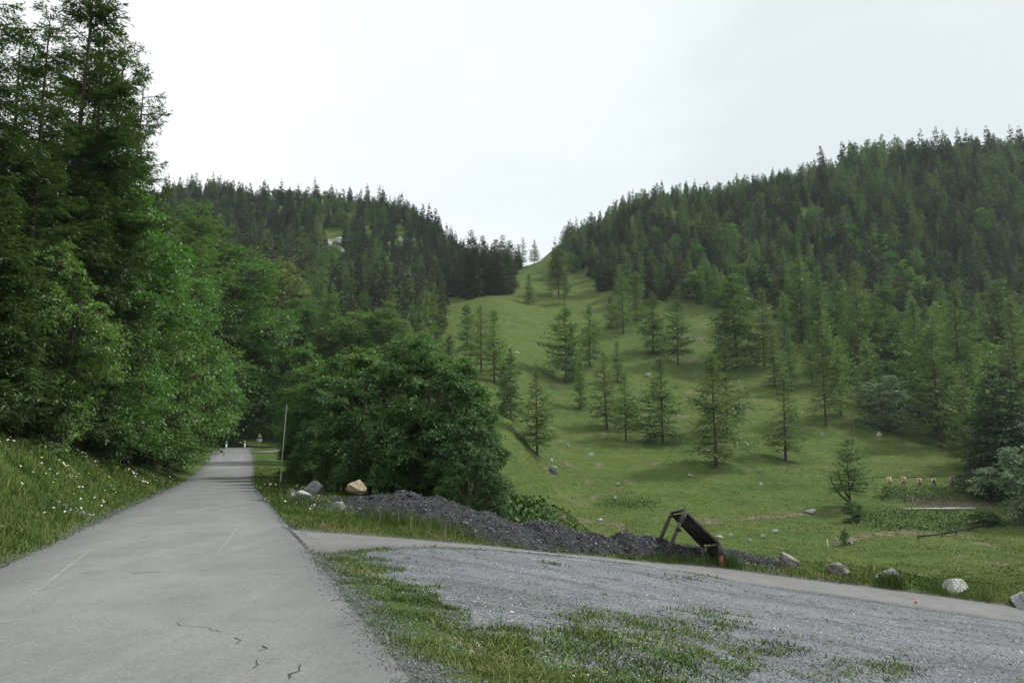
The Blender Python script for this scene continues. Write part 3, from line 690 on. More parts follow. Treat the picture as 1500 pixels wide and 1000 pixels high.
mpg = N('ShaderNodeMapping'); mpg.inputs['Rotation'].default_value = (0, 0, .15); mpg.inputs['Scale'].default_value = (.12, .8, 1); L(P, mpg.inputs[0]); ng = noise(N, L, 1.1, mpg.outputs[0], 4, .6, .3); rg = ramp(N, [(.5, (0, 0, 0)), (.62, (1, 1, 1))]); L(ng.outputs['Fac'], rg.inputs[0]); c = mixc(N, L, mth(N, L, 'MULTIPLY', rg.outputs[0], .45), c, (.07, .074, .078))
b = N('ShaderNodeBsdfPrincipled'); b.inputs['Roughness'].default_value = .75; b.inputs['Specular IOR Level'].default_value = .3; L(c, b.inputs['Base Color'])
bp = N('ShaderNodeBump'); bp.inputs['Strength'].default_value = 1; bp.inputs['Distance'].default_value = .03
L(mth(N, L, 'ADD', vo.outputs['Distance'], mth(N, L, 'MULTIPLY', vo2.outputs['Distance'], .6)), bp.inputs['Height']); bp.invert = True; L(bp.outputs[0], b.inputs['Normal'])
L(b.outputs[0], out.inputs[0]); GRAV = m
M = MB(); M.add(np.stack([X, Y, Z], -1).reshape(-1, 3), np.stack([k, k+n2_, k+n2_+1, k+1], -1))
M.obj('gravel_lot', GRAV, smooth=True, kind='structure')
# ---------------------------------------------------------------- tree prototypes
FR = []                              # far forest meshes, one mesh per tree (kind, mesh, height)
def one_mesh(gen, nm, tm, cm):
    T, C = gen; M = MB()
    M.v = T.v+C.v; off = T.n
    M.q = T.q+[q+off for q in C.q]; M.qm = T.qm+[np.full(len(q), 1) for q in C.q]; M.qa = T.qa+C.qa; M.n = T.n+C.n
    return M, M.mesh(nm, [tm, cm])
FARS = []; FARL = []; FARB = []
for k in range(7):
    Hh = [15, 17, 13, 19, 16, 14, 18][k]
    FARS.append((Hh,)+one_mesh(conifer(Hh, Hh*[.23,.19,.25,.2,.24,.21,.19][k], 100+k, 210, 15, 'spruce', .01, 1.15, .2, 1, False, gap=.3, prof=[.95,.85,1.05,.9,1,.8,.9][k], nz=1.1), 'far_spruce', BARK, SPRUCE))
for k in range(5):
    Hh = [14, 16, 15, 17, 13][k]
    FARL.append((Hh,)+one_mesh(conifer(Hh, Hh*.29, 200+k, 180, 16, 'larch', .07, 1.05, .17, 1, False, gap=.4, prof=.72, nz=1.1), 'far_larch', BARK, LARCH))
for k in range(4):
    Hh = [11, 12, 10, 12][k]
    FARB.append((Hh,)+one_mesh(broad(Hh, Hh*.42, 300+k, 26, 2600, .3, .12, 1, .6), 'far_broadleaf', BARK, BROAD))
# ---------------------------------------------------------------- forest regions, as bases seen in the photograph
def inpoly(u, v, poly):
    ins = np.zeros(u.shape, bool); n = len(poly)
    for k in range(n):
        (x1, y1), (x2, y2) = poly[k], poly[(k+1) % n]
        if y1 == y2: continue
        ins ^= ((y1 > v) != (y2 > v)) & (u < (x2-x1)*(v-y1)/(y2-y1)+x1)
    return ins
def scatter(step, xr, yr, seed, jit=.42):
    g = np.random.default_rng(seed)
    X, Y = np.meshgrid(np.arange(*xr, step), np.arange(*yr, step))
    X = X+(np.arange(X.shape[0]) % 2)[:, None]*step/2+g.uniform(-jit, jit, X.shape)*step; Y = Y+g.uniform(-jit, jit, Y.shape)*step
    return X.ravel(), Y.ravel()
RIGHT = [(815,425),(850,392),(875,430),(915,440),(960,446),(1010,447),(1060,452),(1110,452),(1150,478),(1200,500),(1215,560),(1260,600),(1330,622),(1400,650),(1430,720),(1480,720),(1700,735),(1700,100),(1200,150),(870,250),(835,330),(812,395)]
LEFT = [(200,640),(440,650),(560,640),(620,580),(640,520),(650,470),(655,436),(700,432),(722,426),(745,418),(775,372),(730,330),(600,240),(200,200)]
fx_, fy_ = scatter(4.9, (-260, 330), (95, 440), 5)
fz2 = H(fx_, fy_, True); U, VV = proj(fx_, fy_, fz2)
Rr = np.hypot(fx_, fy_)
inR = inpoly(U, VV, RIGHT) & (fx_ > 10) & (Rr > 110); inL = inpoly(U, VV, LEFT) & (fx_ < 12) & (Rr > 105) & (U < 790)
Rr = np.where(fx_ > 10, fy_+0.0, Rr); edge_hi = np.where(fx_ > 10, 425, np.where(U < 340, 425, 402))
ok = (inR | inL) & (Rr < edge_hi) & (U > 170) & (U < 1560)
# pale crag on the left slope and a small one right of it stay bare
for cu, cv, ru, rv in ((485, 352, 22, 13), (590, 347, 11, 9)):
    ok &= ~(((U-cu)/ru)**2+((VV-cv)/rv)**2 < 1)
    ok &= ~((np.abs(U-cu) < ru*.9) & (VV > cv) & (VV < cv+rv+12) )
# thin out what a nearer crown would hide anyway: keep the terrain visible test cheap
idx = np.nonzero(ok)[0]
vis = []
for k in idx:                                        # drop trees whose top is hidden behind a ridge
    x, y, z = fx_[k], fy_[k], fz2[k]+15
    t = np.linspace(.35, .97, 26); g = H(x*t, y*t, False)
    vis.append(bool(np.all(g < CAMZ+(z-CAMZ)*t+.5)))
idx = idx[np.array(vis)]
g_ = np.random.default_rng(99)
reg = []
idx = idx[~((U[idx] > 325) & (U[idx] < 440) & (VV[idx] > 596))]
for k in idx:
    u, v = U[k], VV[k]; n = float(vn(np.array([fx_[k]*.035]), np.array([fy_[k]*.035]), 77)[0]); q = g_.random()
    if fx_[k] > 10:
        top = Rr[k] > 345
        pl = .2+(n > .58)*.3+top*.2+(v > 560)*.35+(u > 1150)*(v > 470)*.25; pb = .1+(n < .35)*.14
        if 1010 < u < 1130 and v > 420: pb = .55
    else:
        pl = .16+(v > 470)*.3+(n > .6)*.15; pb = .06+(n < .35)*.1+(abs(u-500) < 60 and abs(v-350) < 45)*.3
        if u > 640: pl *= .3; pb *= .2
    kind = 'b' if q < pb else 'l' if q < pb+pl else 's'
    reg.append(kind)
reg = np.array(reg)
COUNT = {k: int((reg == k).sum()) for k in 'slb'}
print('forest', COUNT)
POOL = {'s': FARS, 'l': FARL, 'b': FARB}; LIM = {'s': 290, 'l': 285, 'b': 200}
NAME = {'s': 'spruce_tree', 'l': 'larch_tree', 'b': 'broadleaf_tree'}
def far_label(kind, u, v, r, h, tone):
    side = 'right' if u > 800 else 'left'
    kd = {'s': 'spruce', 'l': 'feathery larch', 'b': 'round broadleaf tree'}[kind]
    sk = (side == 'right' and r > 350) or (side == 'left' and r > 335)
    col = {'s': ['dark green', 'brownish green', 'deep green'], 'l': ['light green', 'soft green', 'yellowish green'], 'b': ['fresh green', 'deep green', 'light green']}[kind][tone]
    size = 'tall' if h > 14.5 else 'short' if h < 10.5 else 'mid-sized'
    if side == 'right': part = ', near its left corner' if u < 930 else ', left of its middle' if u < 1060 else ', at its middle' if u < 1190 else ', right of its middle' if u < 1330 else ', towards the right picture edge'
    else: part = ', behind the tall spruces' if u < 290 else ', left of the pale crag' if u < 440 else ', round the pale crag' if u < 540 else ', right of the pale crag' if u < 640 else ', towards the saddle'
    if sk: where = 'on the right skyline' if side == 'right' else 'on the left skyline'
    elif side == 'right': where = ('high in the right slope forest' if v < 350 else 'halfway up the right slope forest' if v < 450 else 'low in the right slope forest')
    else: where = ('high in the left slope forest' if v < 370 else 'halfway up the left slope forest' if v < 460 else 'low in the left slope forest')
    if side == 'left' and u > 690: where = 'in the dark stand beside the grassy saddle'; part = ''
    return f'{size} {kd} {where}{part}'
STUFF = {'s': MB(), 'l': MB(), 'b': MB()}
for kind in 'slb':
    ks = idx[reg == kind]
    rank = np.argsort(Rr[ks]); inview = (U[ks] > 215) & (U[ks] < 1500)
    for rnk, k in enumerate(ks[rank]):
        pool = POOL[kind]; pi = g_.integers(len(pool)); Hh, M, me = pool[pi]
        s = g_.uniform(.55, 1.2)**1.0*(1.08 if kind == 's' else 1)
        if Rr[k] > 360 and fx_[k] > 60: s *= 1.0
        if fx_[k] < 10: s *= np.interp(Rr[k], [180, 320], [.95, .68])
        elif U[k] < 1230: s *= np.interp(Rr[k], [250, 340], [.9, .68])
        sx = s*g_.uniform(.85, 1.15); rz = g_.random()*6.283; x, y, z = fx_[k], fy_[k], fz2[k]-.3
        if rnk < LIM[kind]:
            tone = g_.integers(3)
            o = bpy.data.objects.new(NAME[kind], me); COL.objects.link(o); o.location = (x, y, z); o.rotation_euler = (g_.normal(0, .02), g_.normal(0, .02), rz); o.scale = (sx, sx, s)
            tag(o, far_label(kind, U[k], VV[k], Rr[k], Hh*s, tone), 'tree', {'s': 'spruces of the hillside forest', 'l': 'larches of the hillside forest', 'b': 'broadleaf trees of the hillside forest'}[kind])
        else:
            v = np.concatenate(M.v)*np.array([sx, sx, s]); c_, s_ = math.cos(rz), math.sin(rz)
            v = np.stack([v[:, 0]*c_-v[:, 1]*s_+x, v[:, 0]*s_+v[:, 1]*c_+y, v[:, 2]+z], -1)
            q = np.concatenate(M.q); qm = np.concatenate(M.qm); qa = np.concatenate(M.qa); tv = g_.random()
            STUFF[kind].add(v, q[qm == 0], m=0, a=.5); n0 = len(v)
            B = STUFF[kind]; B.q.append(q[qm == 1]+B.n-n0); B.qm.append(np.full((qm == 1).sum(), 1)); B.qa.append(np.clip(qa[qm == 1]*.4+tv*.75-.12, 0, 1))
SM2 = {'s': leafmat('forest_spruce', (.013, .034, .016), (.06, .082, .033), (.04, .06, .028), .26, .0), 'l': leafmat('forest_larch', (.042, .1, .034), (.14, .21, .062), (.09, .155, .05), .38, 0), 'b': leafmat('forest_broadleaf', (.045, .11, .03), (.12, .18, .055), (.08, .14, .045), .36, 0)}
for kind in 'slb':
    if STUFF[kind].n:
        STUFF[kind].obj({'s': 'spruce_forest', 'l': 'larch_forest', 'b': 'broadleaf_forest'}[kind], [BARK, SM2[kind]], kind='stuff')
# ---------------------------------------------------------------- larches on the meadow, one by one
ML = []
for k in range(6):
    Hh = [13, 15, 12, 14, 16, 11][k]
    ML.append((Hh, proto(conifer(Hh, Hh*[.33, .3, .34, .36, .31, .34][k], 500+k, 210, 26, 'larch', [.1, .12, .08, .18, .12, .06][k], .95, .08, 3, True, gap=.45, prof=[.95,1.0,.85,.7,.9,1.0][k], bw=.05, nz=.9), BARK, LARCH, 'larch')))
def mid_tree(pool, u, vb, vt, label, Y=None, cat='tree', name='larch_tree', group=None, pi=None, wx=1, crown=None, gap=0):
    if Y is None: x, y, z = hit(u, vb)
    else: x, y, z = at(u, Y)
    if gap:
        while Y < 150:
            dm, s1, _, _ = nearest(np.array([x]), np.array([y]), MS)
            if s1[0] > 0 and dm[0]-2.33 > gap or Y > 125: break
            Y += 1.5; x, y, z = at(u, Y)
    ht = zv(vt, y)-z; Hh, parts = pool[rng.integers(len(pool)) if pi is None else pi]
    sz = ht/(Hh*.975); sx = sz*wx
    o = empty(name, (x, y, z-.05), label, cat, group); o.rotation_euler = (rng.normal(0, .015), rng.normal(0, .015), rng.random()*6.28); o.scale = (sx, sx, sz)
    for nm, me in parts:
        c = bpy.data.objects.new(nm, me); COL.objects.link(c); c.parent = o
        if crown and nm == 'crown': c.data = crown
    return o
LM = 'larches scattered over the meadow'
for u, vb, vt, wx, pi, lab in (
 (787,667,543,1.0,1,'larch on the steep bank left of the gully, bare lower trunk leaning over the grass'),
 (748,612,510,.75,5,'thin sparse larch above the left bank of the gully'),
 (738,602,528,.7,2,'small larch tucked beside the thin sparse one above the gully'),
 (829,561,452,1.15,3,'wide round-topped larch standing alone above the gully bend'),
 (850,600,520,.6,5,'narrow thin larch just right of and below the wide round-topped one'),
 (864,536,448,1.0,0,'larch directly uphill right of the wide round-topped one'),
 (889,629,516,1.0,4,'leaning bushy larch at the left end of the middle meadow row'),
 (905,560,500,.9,0,'larch behind the left end of the middle meadow row'),
 (917,645,546,.95,1,'slim larch second in the middle meadow row'),
 (971,650,524,1.05,0,'pointed larch with layered boughs alone in the middle of the meadow'),
 (957,518,430,1.1,5,'dense dark green larch below the forest edge'),
 (913,490,388,.75,4,'tall slender larch close under the forest edge'),
 (932,470,398,.8,2,'slim larch right behind the tall slender one at the forest edge'),
 (895,480,432,.8,2,'small larch left of the tall slender one at the forest edge'),
 (993,535,420,.85,1,'brownish larch right of the dense dark green one'),
 (1049,684,520,1.05,0,'tallest front larch with tan twigs and a long bare trunk, low on the meadow'),
 (1066,634,495,1.0,4,'broad larch just behind the tallest front larch'),
 (1064,545,452,1.0,1,'larch with two close neighbours in the upper meadow'),
 (1080,537,405,1.15,5,'bright leaning larch overlapping the forest edge'),
 (1135,567,490,.95,0,'small layered larch in the middle right of the meadow'),
 (1160,573,482,.7,1,'slim larch just right of the small layered one'),
 (1151,675,545,1.1,4,'large low-branched larch at the right of the lower meadow'),
 (827,447,395,.7,3,'lone larch with bare trunk just below the forest corner near the saddle'),
 (775,446,402,.85,0,'small larch alone on the grassy saddle slope'),
 (783,388,352,.95,1,'little open larch on the crest of the grassy saddle'),
 (765,392,348,.7,4,'darker pointed tree next to the little open larch on the crest'),
 (818,436,366,1.1,3,'wide windblown larch at the left corner of the right forest'),
 (632,502,430,.95,0,'pale larch at the left rim of the gully'),
 (612,520,452,.8,1,'slender larch left of the pale one at the gully rim'),
 (684,512,444,.8,2,'left of three larches above the maple thicket'),
 (705,545,448,1.0,4,'middle of three larches above the maple thicket'),
 (724,560,455,.9,0,'right of three larches above the maple thicket'),
 (840,560,470,.5,5,'very thin young larch beside the wide round-topped one')):
    mid_tree(ML, u, vb, vt, lab, group=LM, pi=pi, wx=wx*1.38)
# taller larches along the lower edge of the right forest
for u, vb, vt, wx, pi, lab in (
 (1210,625,470,1.0,3,'dark leafy larch in front of the forest above the grassy terrace'),
 (1175,500,380,1.2,2,'broad soft larch at the forest edge, left of a pair'),
 (1203,510,392,1.0,0,'soft green larch at the forest edge, right of a pair'),
 (1262,560,385,1.1,4,'big rounded light green larch standing out from the forest edge'),
 (1288,560,470,1.0,2,'layered larch just above the round grey-green tree'),
 (1305,560,405,1.0,5,'bright green larch right of the big rounded one'),
 (1345,600,440,1.0,0,'pale grey-green larch over the forest edge'),
 (1378,655,480,1.25,3,'wide larch overhanging the dark hollow right of the grey-green tree'),
 (1410,610,420,1.0,1,'light larch in the right part of the forest edge'),
 (1425,690,540,1.05,4,'soft larch reaching down to the meadow beside the dark spruces'),
 (1468,560,415,1.1,2,'bright larch high at the right end of the forest edge'),
 (1120,540,425,1.0,0,'feathery larch in the upper right of the meadow touching the forest'),
 (1190,565,470,1.0,1,'feathery larch below the pair at the forest edge'),
 (1232,610,495,1.05,4,'bushy larch right of the dark leafy one above the terrace'),
 (1238,520,405,1.0,2,'tall soft larch between the pair and the big rounded one'),
 (1090,478,395,1.0,1,'soft larch at the upper forest edge right of the bright leaning one'),
 (1150,515,430,.9,2,'small larch below the upper forest edge'),
 (1495,640,440,1.0,0,'pale larch by the right end of the forest edge')):
    mid_tree(ML, u, vb, vt, lab, group='larches along the lower forest edge', pi=pi, wx=wx)
MS_ = []
for k in range(3):
    Hh = [16, 14, 18][k]
    MS_.append((Hh, proto(conifer(Hh, Hh*[.22, .24, .2][k], 540+k, 360, 30, 'spruce', .01, .9, .08, 3, True, gap=.35, prof=.72, bw=.05, nz=.9), BARK, SPRUCE, 'spruce')))
for u, vb, vt, wx, pi, lab in (
 (1456,724,555,1.0,0,'left of the dark spruces standing at the right end of the range terrace'),
 (1468,734,535,1.3,1,'middle of the dark spruces at the right end of the range terrace'),
 (1492,725,520,1.1,2,'right and tallest of the dark spruces at the right end of the range terrace'),
 (738,428,345,1.05,0,'dark pointed spruce in the small stand left of the saddle'),
 (726,430,352,1.1,1,'broad dark spruce of the small stand left of the saddle'),
 (748,420,352,1.0,2,'narrow dark spruce of the small stand left of the saddle'),
 (703,432,345,.9,2,'slim tall spruce at the gap left of the saddle stand'),
 (690,436,338,1.0,0,'tall dark spruce beside the slim one at the left slope corner'),
 (1207,292,215,.65,1,'sharp dark spruce poking above the right skyline'),
 (868,375,310,1.0,2,'dark spruce at the stepped left end of the right skyline')):
    mid_tree(MS_, u, vb, vt, lab, name='spruce_tree', group='darker spruces between forest and meadow', pi=pi, wx=wx)
# young spruce and shrubs on the valley floor
YS = [(3.0, proto(conifer(3.0, .95, 560, 90, 16, 'spruce', .02, .3, .02, 3, True, gap=.2, prof=.8, bw=.02), BARK, SPRUCE, 'sapling'))]
mid_tree(YS, 915, 0, 764, 'small young spruce growing behind the slate heap left of the tilted frame', Y=33, name='young_spruce', pi=0, wx=1.0)
MB1 = [(5, proto(broad(5, 2.6, 571, 26, 9000, .09, .1, 2, .6), BARK_GREY, SILVER, 'round_tree')), (4.5, proto(broad(4.5, 2.3, 572, 22, 8000, .09, .05, 3, .6), BARK_GREY, MAPLE, 'shrub'))]
mid_tree(MB1, 1303, 632, 552, 'round grey-green broadleaf tree on the terrace above the numbered boards', name='round_tree', pi=0, wx=1.25)
mid_tree(MB1, 1500, 752, 655, 'grey-green bushy tree at the right edge below the dark spruces', Y=88, name='bushy_tree', pi=0, wx=1.3)
mid_tree(MB1, 1238, 799, 774, 'small round shrub with a brown base low on the valley floor', name='small_shrub', cat='shrub', pi=1, wx=.65)
mid_tree(MB1, 1250, 765, 735, 'low dark bush round the foot of the forked larch', name='low_bush', cat='shrub', pi=1, wx=1.3)
# forked larch with a brown dying top behind it
x, y, z = hit(1246, 744); Hh = zv(640, y)-z; sc = Hh/10
T, C = conifer(10, 4.4, 581, 170, 26, 'larch', .2, .9, .06, 3, True, gap=.5, prof=.7, bw=.05, nz=.9)
for dx, dz0, dz1, xx in ((-1.9, .8, 4.6, -1), (-1.0, 1.3, 5.6, -1), (.8, 2.5, 5.5, 1)):
    t = np.linspace(0, 1, 6); v, q = tube(np.stack([dx*np.sin(t*1.45), .2*t, dz0+(dz1-dz0)*t**1.3], -1), .14*(1-t*.75), 6); T.add(v, q)
o = empty('forked_larch', (x, y, z), 'open larch with a forked trunk at the left end of the range terrace', 'tree', LM); o.scale = (sc*1.35, sc*1.35, sc)
T.obj('trunk', BARK, o, True); C.obj('crown', LARCH, o)
x, y, z = hit(1249, 652); sc = (zv(604, y)-z)/8
o = empty('dying_conifer', (x, y, z), 'thin brown dying conifer above the forked larch', 'tree'); o.scale = (sc*.8, sc*.8, sc)
T, C = conifer(8, 1.3, 585, 110, 10, 'spruce', .05, .5, .04, 2, True, gap=.5, prof=.7, bw=.04, nz=.9)
T.obj('trunk', BARK, o, True); C.obj('crown', BROWN, o)

# ---------------------------------------------------------------- roadside wood on the left
NS = []
for k, (Hh, Rm, nb, tw) in enumerate(((24, 3.6, 330, 50), (21, 3.3, 300, 46), (12, 2.7, 260, 44))):
    NS.append((Hh, proto(conifer(Hh, Rm, 600+k, nb, tw, 'spruce', [.06, .05, .1][k], .8, .032, 7, True, gap=.5, prof=[.6, .62, .75][k], bw=.045), BARK, SPRUCE_NEAR, 'roadside_spruce')))
NL = []
for k, (Hh, Rm) in enumerate(((15, 3.4), (13, 3.2))):
    NL.append((Hh, proto(conifer(Hh, Rm, 620+k, 260, 40, 'larch', .12, .7, .03, 6, True, gap=.4, prof=.6, bw=.04, nz=.8), BARK, LARCH, 'roadside_larch')))
NYL = [(14, proto(conifer(14, 3.2, 629, 240, 30, 'larch', .12, .75, .05, 4, True, gap=.4, prof=.65, bw=.04, nz=.9), BARK, YLARCH, 'yellow_larch'))]
NB = []
for k, (Hh, Rm, nc, nl, lw, t0, st) in enumerate(((9, 2.7, 44, 34000, .055, .06, 2), (7, 2.2, 34, 26000, .05, .03, 3), (13, 4.0, 52, 40000, .075, .1, 1), (11, 3.3, 46, 34000, .07, .06, 2))):
    NB.append((Hh, proto(broad(Hh, Rm, 640+k, nc, nl, lw, t0, st, .7), BARK, BROAD, 'roadside_broadleaf')))
LW = 'trees of the wood along the left side of the road'
for pool, u, Y, vt, wx, pi, nm, lab in (
 (NS, 18, 27, 14, 1.05, 0, 'spruce_tree', 'tall spruce at the left picture edge above the grass bank'),
 (NS, -60, 25, -40, 1.0, 1, 'spruce_tree', 'tall spruce cut by the left edge of the view'),
 (NS, 78, 31, -60, 1.0, 0, 'spruce_tree', 'tallest spruce, its top leaving the picture above the road bank'),
 (NS, 112, 29, 2, .95, 1, 'spruce_tree', 'open-topped spruce just right of the tallest one'),
 (NS, 130, 37, 55, .9, 0, 'spruce_tree', 'dark spruce whose thin tip stands against the white sky'),
 (NS, 158, 41, 95, .85, 1, 'spruce_tree', 'rightmost big spruce with long boughs reaching over the left skyline'),
 (NS, 186, 54, 190, .75, 0, 'spruce_tree', 'big brownish spruce behind the long-boughed one'),
 (NS, -10, 42, 60, 1.2, 1, 'spruce_tree', 'background spruce filling the upper left corner'),
 (NS, 105, 48, 60, 1.1, 0, 'spruce_tree', 'shaded spruce deep in the wood behind the tall ones'),
 (NS, 222, 68, 268, .75, 1, 'spruce_tree', 'brownish spruce behind the bright maple-like trees'),
 (NS, 150, 27.5, 395, 1.1, 2, 'young_spruce', 'young dark spruce with its trunk showing beside the daisies'),
 (NS, 25, 21, 330, .9, 2, 'young_spruce', 'young spruce with drooping fans low at the left edge'),
 (NS, -30, 19, 250, 1.0, 2, 'young_spruce', 'young spruce at the very left edge over the bank'),
 (NS, 190, 33, 400, 1.2, 2, 'young_spruce', 'young spruce between the leafy bushes at mid bank'),
 (NB, 72, 22, 345, .9, 1, 'broadleaf_tree', 'small blue-green leafy tree between two young spruces'),
 (NB, 112, 30, 236, .9, 0, 'broadleaf_tree', 'tall light green leafy tree in front of the big spruces'),
 (NB, 148, 37, 262, 1.0, 3, 'broadleaf_tree', 'light green leafy tree right of the tallest leafy one'),
 (NB, 188, 44, 322, 1.0, 2, 'broadleaf_tree', 'fresh green leafy tree stepping down from the big spruces'),
 (NB, 222, 56, 352, 1.1, 2, 'broadleaf_tree', 'wide fresh green tree below the last big spruce'),
 (NB, 200, 45, 400, 1.0, 3, 'broadleaf_tree', 'leafy tree with shining leaves in the middle of the wood edge'),
 (NB, 240, 37, 420, 1.15, 1, 'broadleaf_tree', 'low leafy tree whose branches hang to the grass bank'),
 (NB, 215, 31, 560, 1.3, 1, 'leafy_bush', 'pale-leaved bush at the foot of the wood'),
 (NB, 285, 44, 430, 1.2, 3, 'broadleaf_tree', 'round leafy tree leaning over the road verge'),
 (NL, 268, 54, 300, 1.2, 0, 'larch_tree', 'soft larch rising behind the round leafy tree'),
 (NL, 300, 60, 335, 1.2, 1, 'larch_tree', 'larch with hanging boughs half way along the wood'),
 (NB, 306, 74, 352, 1.3, 2, 'broadleaf_tree', 'bright green tree with a domed top in the middle of the wood'),
 (NB, 345, 146, 398, 1.2, 2, 'broadleaf_tree', 'bright green tree overhanging the road where it narrows'),
 (NB, 318, 96, 420, 1.3, 3, 'broadleaf_tree', 'last leafy tree of the left wood before the bend'),
 (NB, 322, 52, 520, 1.0, 1, 'broadleaf_tree', 'low leafy tree beside the road before the guide posts'),
 (NYL, 398, 148, 380, 1.5, 0, 'yellow_larch', 'tall yellowish larch above the end of the road'),
 (NYL, 430, 146, 410, 1.1, 0, 'yellow_larch', 'yellowish larch right of the tallest yellowish one'),
 (NL, 450, 140, 440, 1.2, 1, 'larch_tree', 'green larch beyond the bend right of the yellowish ones'),
 (NL, 470, 118, 470, 1.2, 0, 'larch_tree', 'soft green larch behind the left end of the maple thicket'),
 (NL, 545, 105, 455, 1.2, 0, 'larch_tree', 'yellow-green larch rising over the maple thicket'),
 (NL, 508, 112, 480, 1.2, 1, 'larch_tree', 'larch behind the red-tipped maples'),
 (NL, 590, 112, 470, 1.2, 1, 'larch_tree', 'slim larch behind the highest maple'),
 (NL, 480, 126, 432, 1.1, 0, 'larch_tree', 'fresh green larch standing over the left half of the thicket'),
 (NB, 520, 118, 452, 1.2, 2, 'broadleaf_tree', 'domed light green tree stepping up behind the thicket'),
 (NB, 425, 136, 432, 1.1, 2, 'broadleaf_tree', 'domed tree between the yellowish larches and the thicket'),
 (NL, 572, 118, 446, 1.1, 1, 'larch_tree', 'light larch stepping up behind the highest maple'),
 (NB, 618, 98, 480, 1.0, 2, 'broadleaf_tree', 'rounded tree behind the highest maple at the gully side'),
 (NL, 655, 84, 490, .9, 0, 'larch_tree', 'airy larch at the gully side behind the pale-topped tree'),
 (NS, 350, 150, 500, 1.2, 1, 'spruce_tree', 'dark spruce with bare lower trunk behind the bend'),
 (NS, 385, 158, 480, 1.2, 0, 'spruce_tree', 'dark spruce closing the view at the end of the road'),
 (NB, 400, 152, 520, 1.3, 2, 'broadleaf_tree', 'leafy tree over the slope behind the warning sign'),
 (NB, 322, 144, 540, 1.2, 2, 'broadleaf_tree', 'leafy tree above the left guide post')):
    mid_tree(pool, u, 0, vt, lab, Y=Y, name=nm, group=LW, pi=pi, wx=wx, gap=2.6 if pool is NB and pi in (1, 2) else 3.3)
# undergrowth that closes the dark floor of the wood
for k, (u, Y, vt, wx) in enumerate(((-40,19,560,1.2),(40,24,585,1.2),(95,27,590,1.2),(118,29,560,1.1),(180,36,590,1.2),(262,42,600,1.3),(300,56,610,1.3),(318,72,600,1.3),(305,66,560,1.2),(60,30,480,1.4),(0,28,470,1.4),(100,36,470,1.5),(335,90,600,1.2))):
    mid_tree(NB, u, 0, vt, ['leafy bush in the shade at the foot of the left wood'][0], Y=Y, name='leafy_bush', cat='bush', group='bushes in the shade at the foot of the left wood', pi=1, wx=wx, gap=4.2)
# ---------------------------------------------------------------- maple thicket in the middle
NM = []
for k, (Hh, Rm, nc, nl, lw, t0, st) in enumerate(((7.5, 2.35, 30, 19000, .075, .12, 6), (7, 2.1, 28, 17000, .075, .1, 5), (8, 2.7, 32, 20000, .08, .14, 3), (4.5, 2.2, 24, 15000, .06, .04, 5))):
    NM.append((Hh, proto(broad(Hh, Rm, 660+k, nc, nl, lw, t0, st, .38, spread=.1, trunk_r=.11, shape=.72), BARK, [MAPLE, MAPLE, BROAD, MAPLE][k], 'maple')))
MT = 'maples of the thicket between the road and the gully'
for u, Y, vt, wx, pi, lab in (
 (607, 34, 480, .85, 0, 'highest multi-stemmed maple in the middle of the thicket'),
 (655, 33.5, 528, .95, 1, 'multi-stemmed maple on the right side of the thicket above the slate bank'),
 (632, 36, 505, .9, 1, 'pointed maple just right of the highest one'),
 (580, 35, 512, .9, 1, 'upright maple just left of the highest one'),
 (695, 34, 575, .9, 1, 'shorter upright maple at the right shoulder of the thicket'),
 (528, 41, 552, .9, 0, 'rounded maple in the left half of the thicket, nearest the yellow boulder'),
 (556, 37, 520, .95, 1, 'maple left of the highest one with spreading layers'),
 (505, 40, 545, .9, 0, 'dark maple standing in the left half of the thicket'),
 (468, 44, 560, .75, 1, 'dark maple at the left end of the thicket behind the thin pole'),
 (690, 31, 600, .85, 3, 'low maple bush hanging over the right end of the slate bank'),
 (708, 29.5, 655, .85, 3, 'lowest maple bush at the right tip of the thicket'),
 (668, 30, 668, .7, 3, 'leafy maple bush behind the slate bank under the highest maples'),
 (535, 50, 508, 1.1, 2, 'red-tipped tree behind the thicket, left of the highest maple'),
 (490, 56, 518, 1.1, 2, 'green tree behind the left half of the thicket'),
 (640, 50, 515, 1.0, 2, 'pale-topped tree behind the right side of the thicket'),
 (682, 48, 520, .8, 2, 'yellow-green tree at the right rear of the thicket'),
 (458, 62, 525, .9, 2, 'green tree where the thicket meets the road verge'),
 (446, 82, 500, .8, 2, 'green tree beyond the thin pole by the lay-by'),
 (590, 64, 498, 1.2, 2, 'green tree hidden behind the middle of the thicket')):
    mid_tree(NM, u, 0, vt, lab, Y=Y, name='maple_tree', group=MT, pi=pi, wx=wx)
for k, (u, Y, vt, wx) in enumerate(((480,42,665,1),(535,39,665,1),(575,35,672,.9),(615,33.5,675,.8),(650,32,682,.8),(450,50,640,1.),(640,40,650,1.),(430,60,640,.9),(500,50,630,1.2),(560,50,620,1.2))):
    mid_tree(NM, u, 0, vt, 'low leafy shrub in the shade beneath the maple thicket', Y=Y, name='leafy_shrub', cat='shrub', group='shrubs in the shade beneath the maple thicket', pi=3, wx=wx)
# ---------------------------------------------------------------- air
def add_haze():
    v, f = box((0, 220, 98), (1500, 1100, 264)); v[:, 2] = np.where(v[:, 2] < 90, -16, 205)
    M = MB(); M.add(v, f); m, nt, N, L, out = mat('air_haze'); p = N('ShaderNodeVolumePrincipled')
    p.inputs['Density'].default_value = HAZE; p.inputs['Color'].default_value = (.86, .93, 1, 1); p.inputs['Anisotropy'].default_value = 0
    L(p.outputs[0], out.inputs['Volume']); o = M.obj('haze', m, kind='stuff'); return o
HAZE = .00013
add_haze()
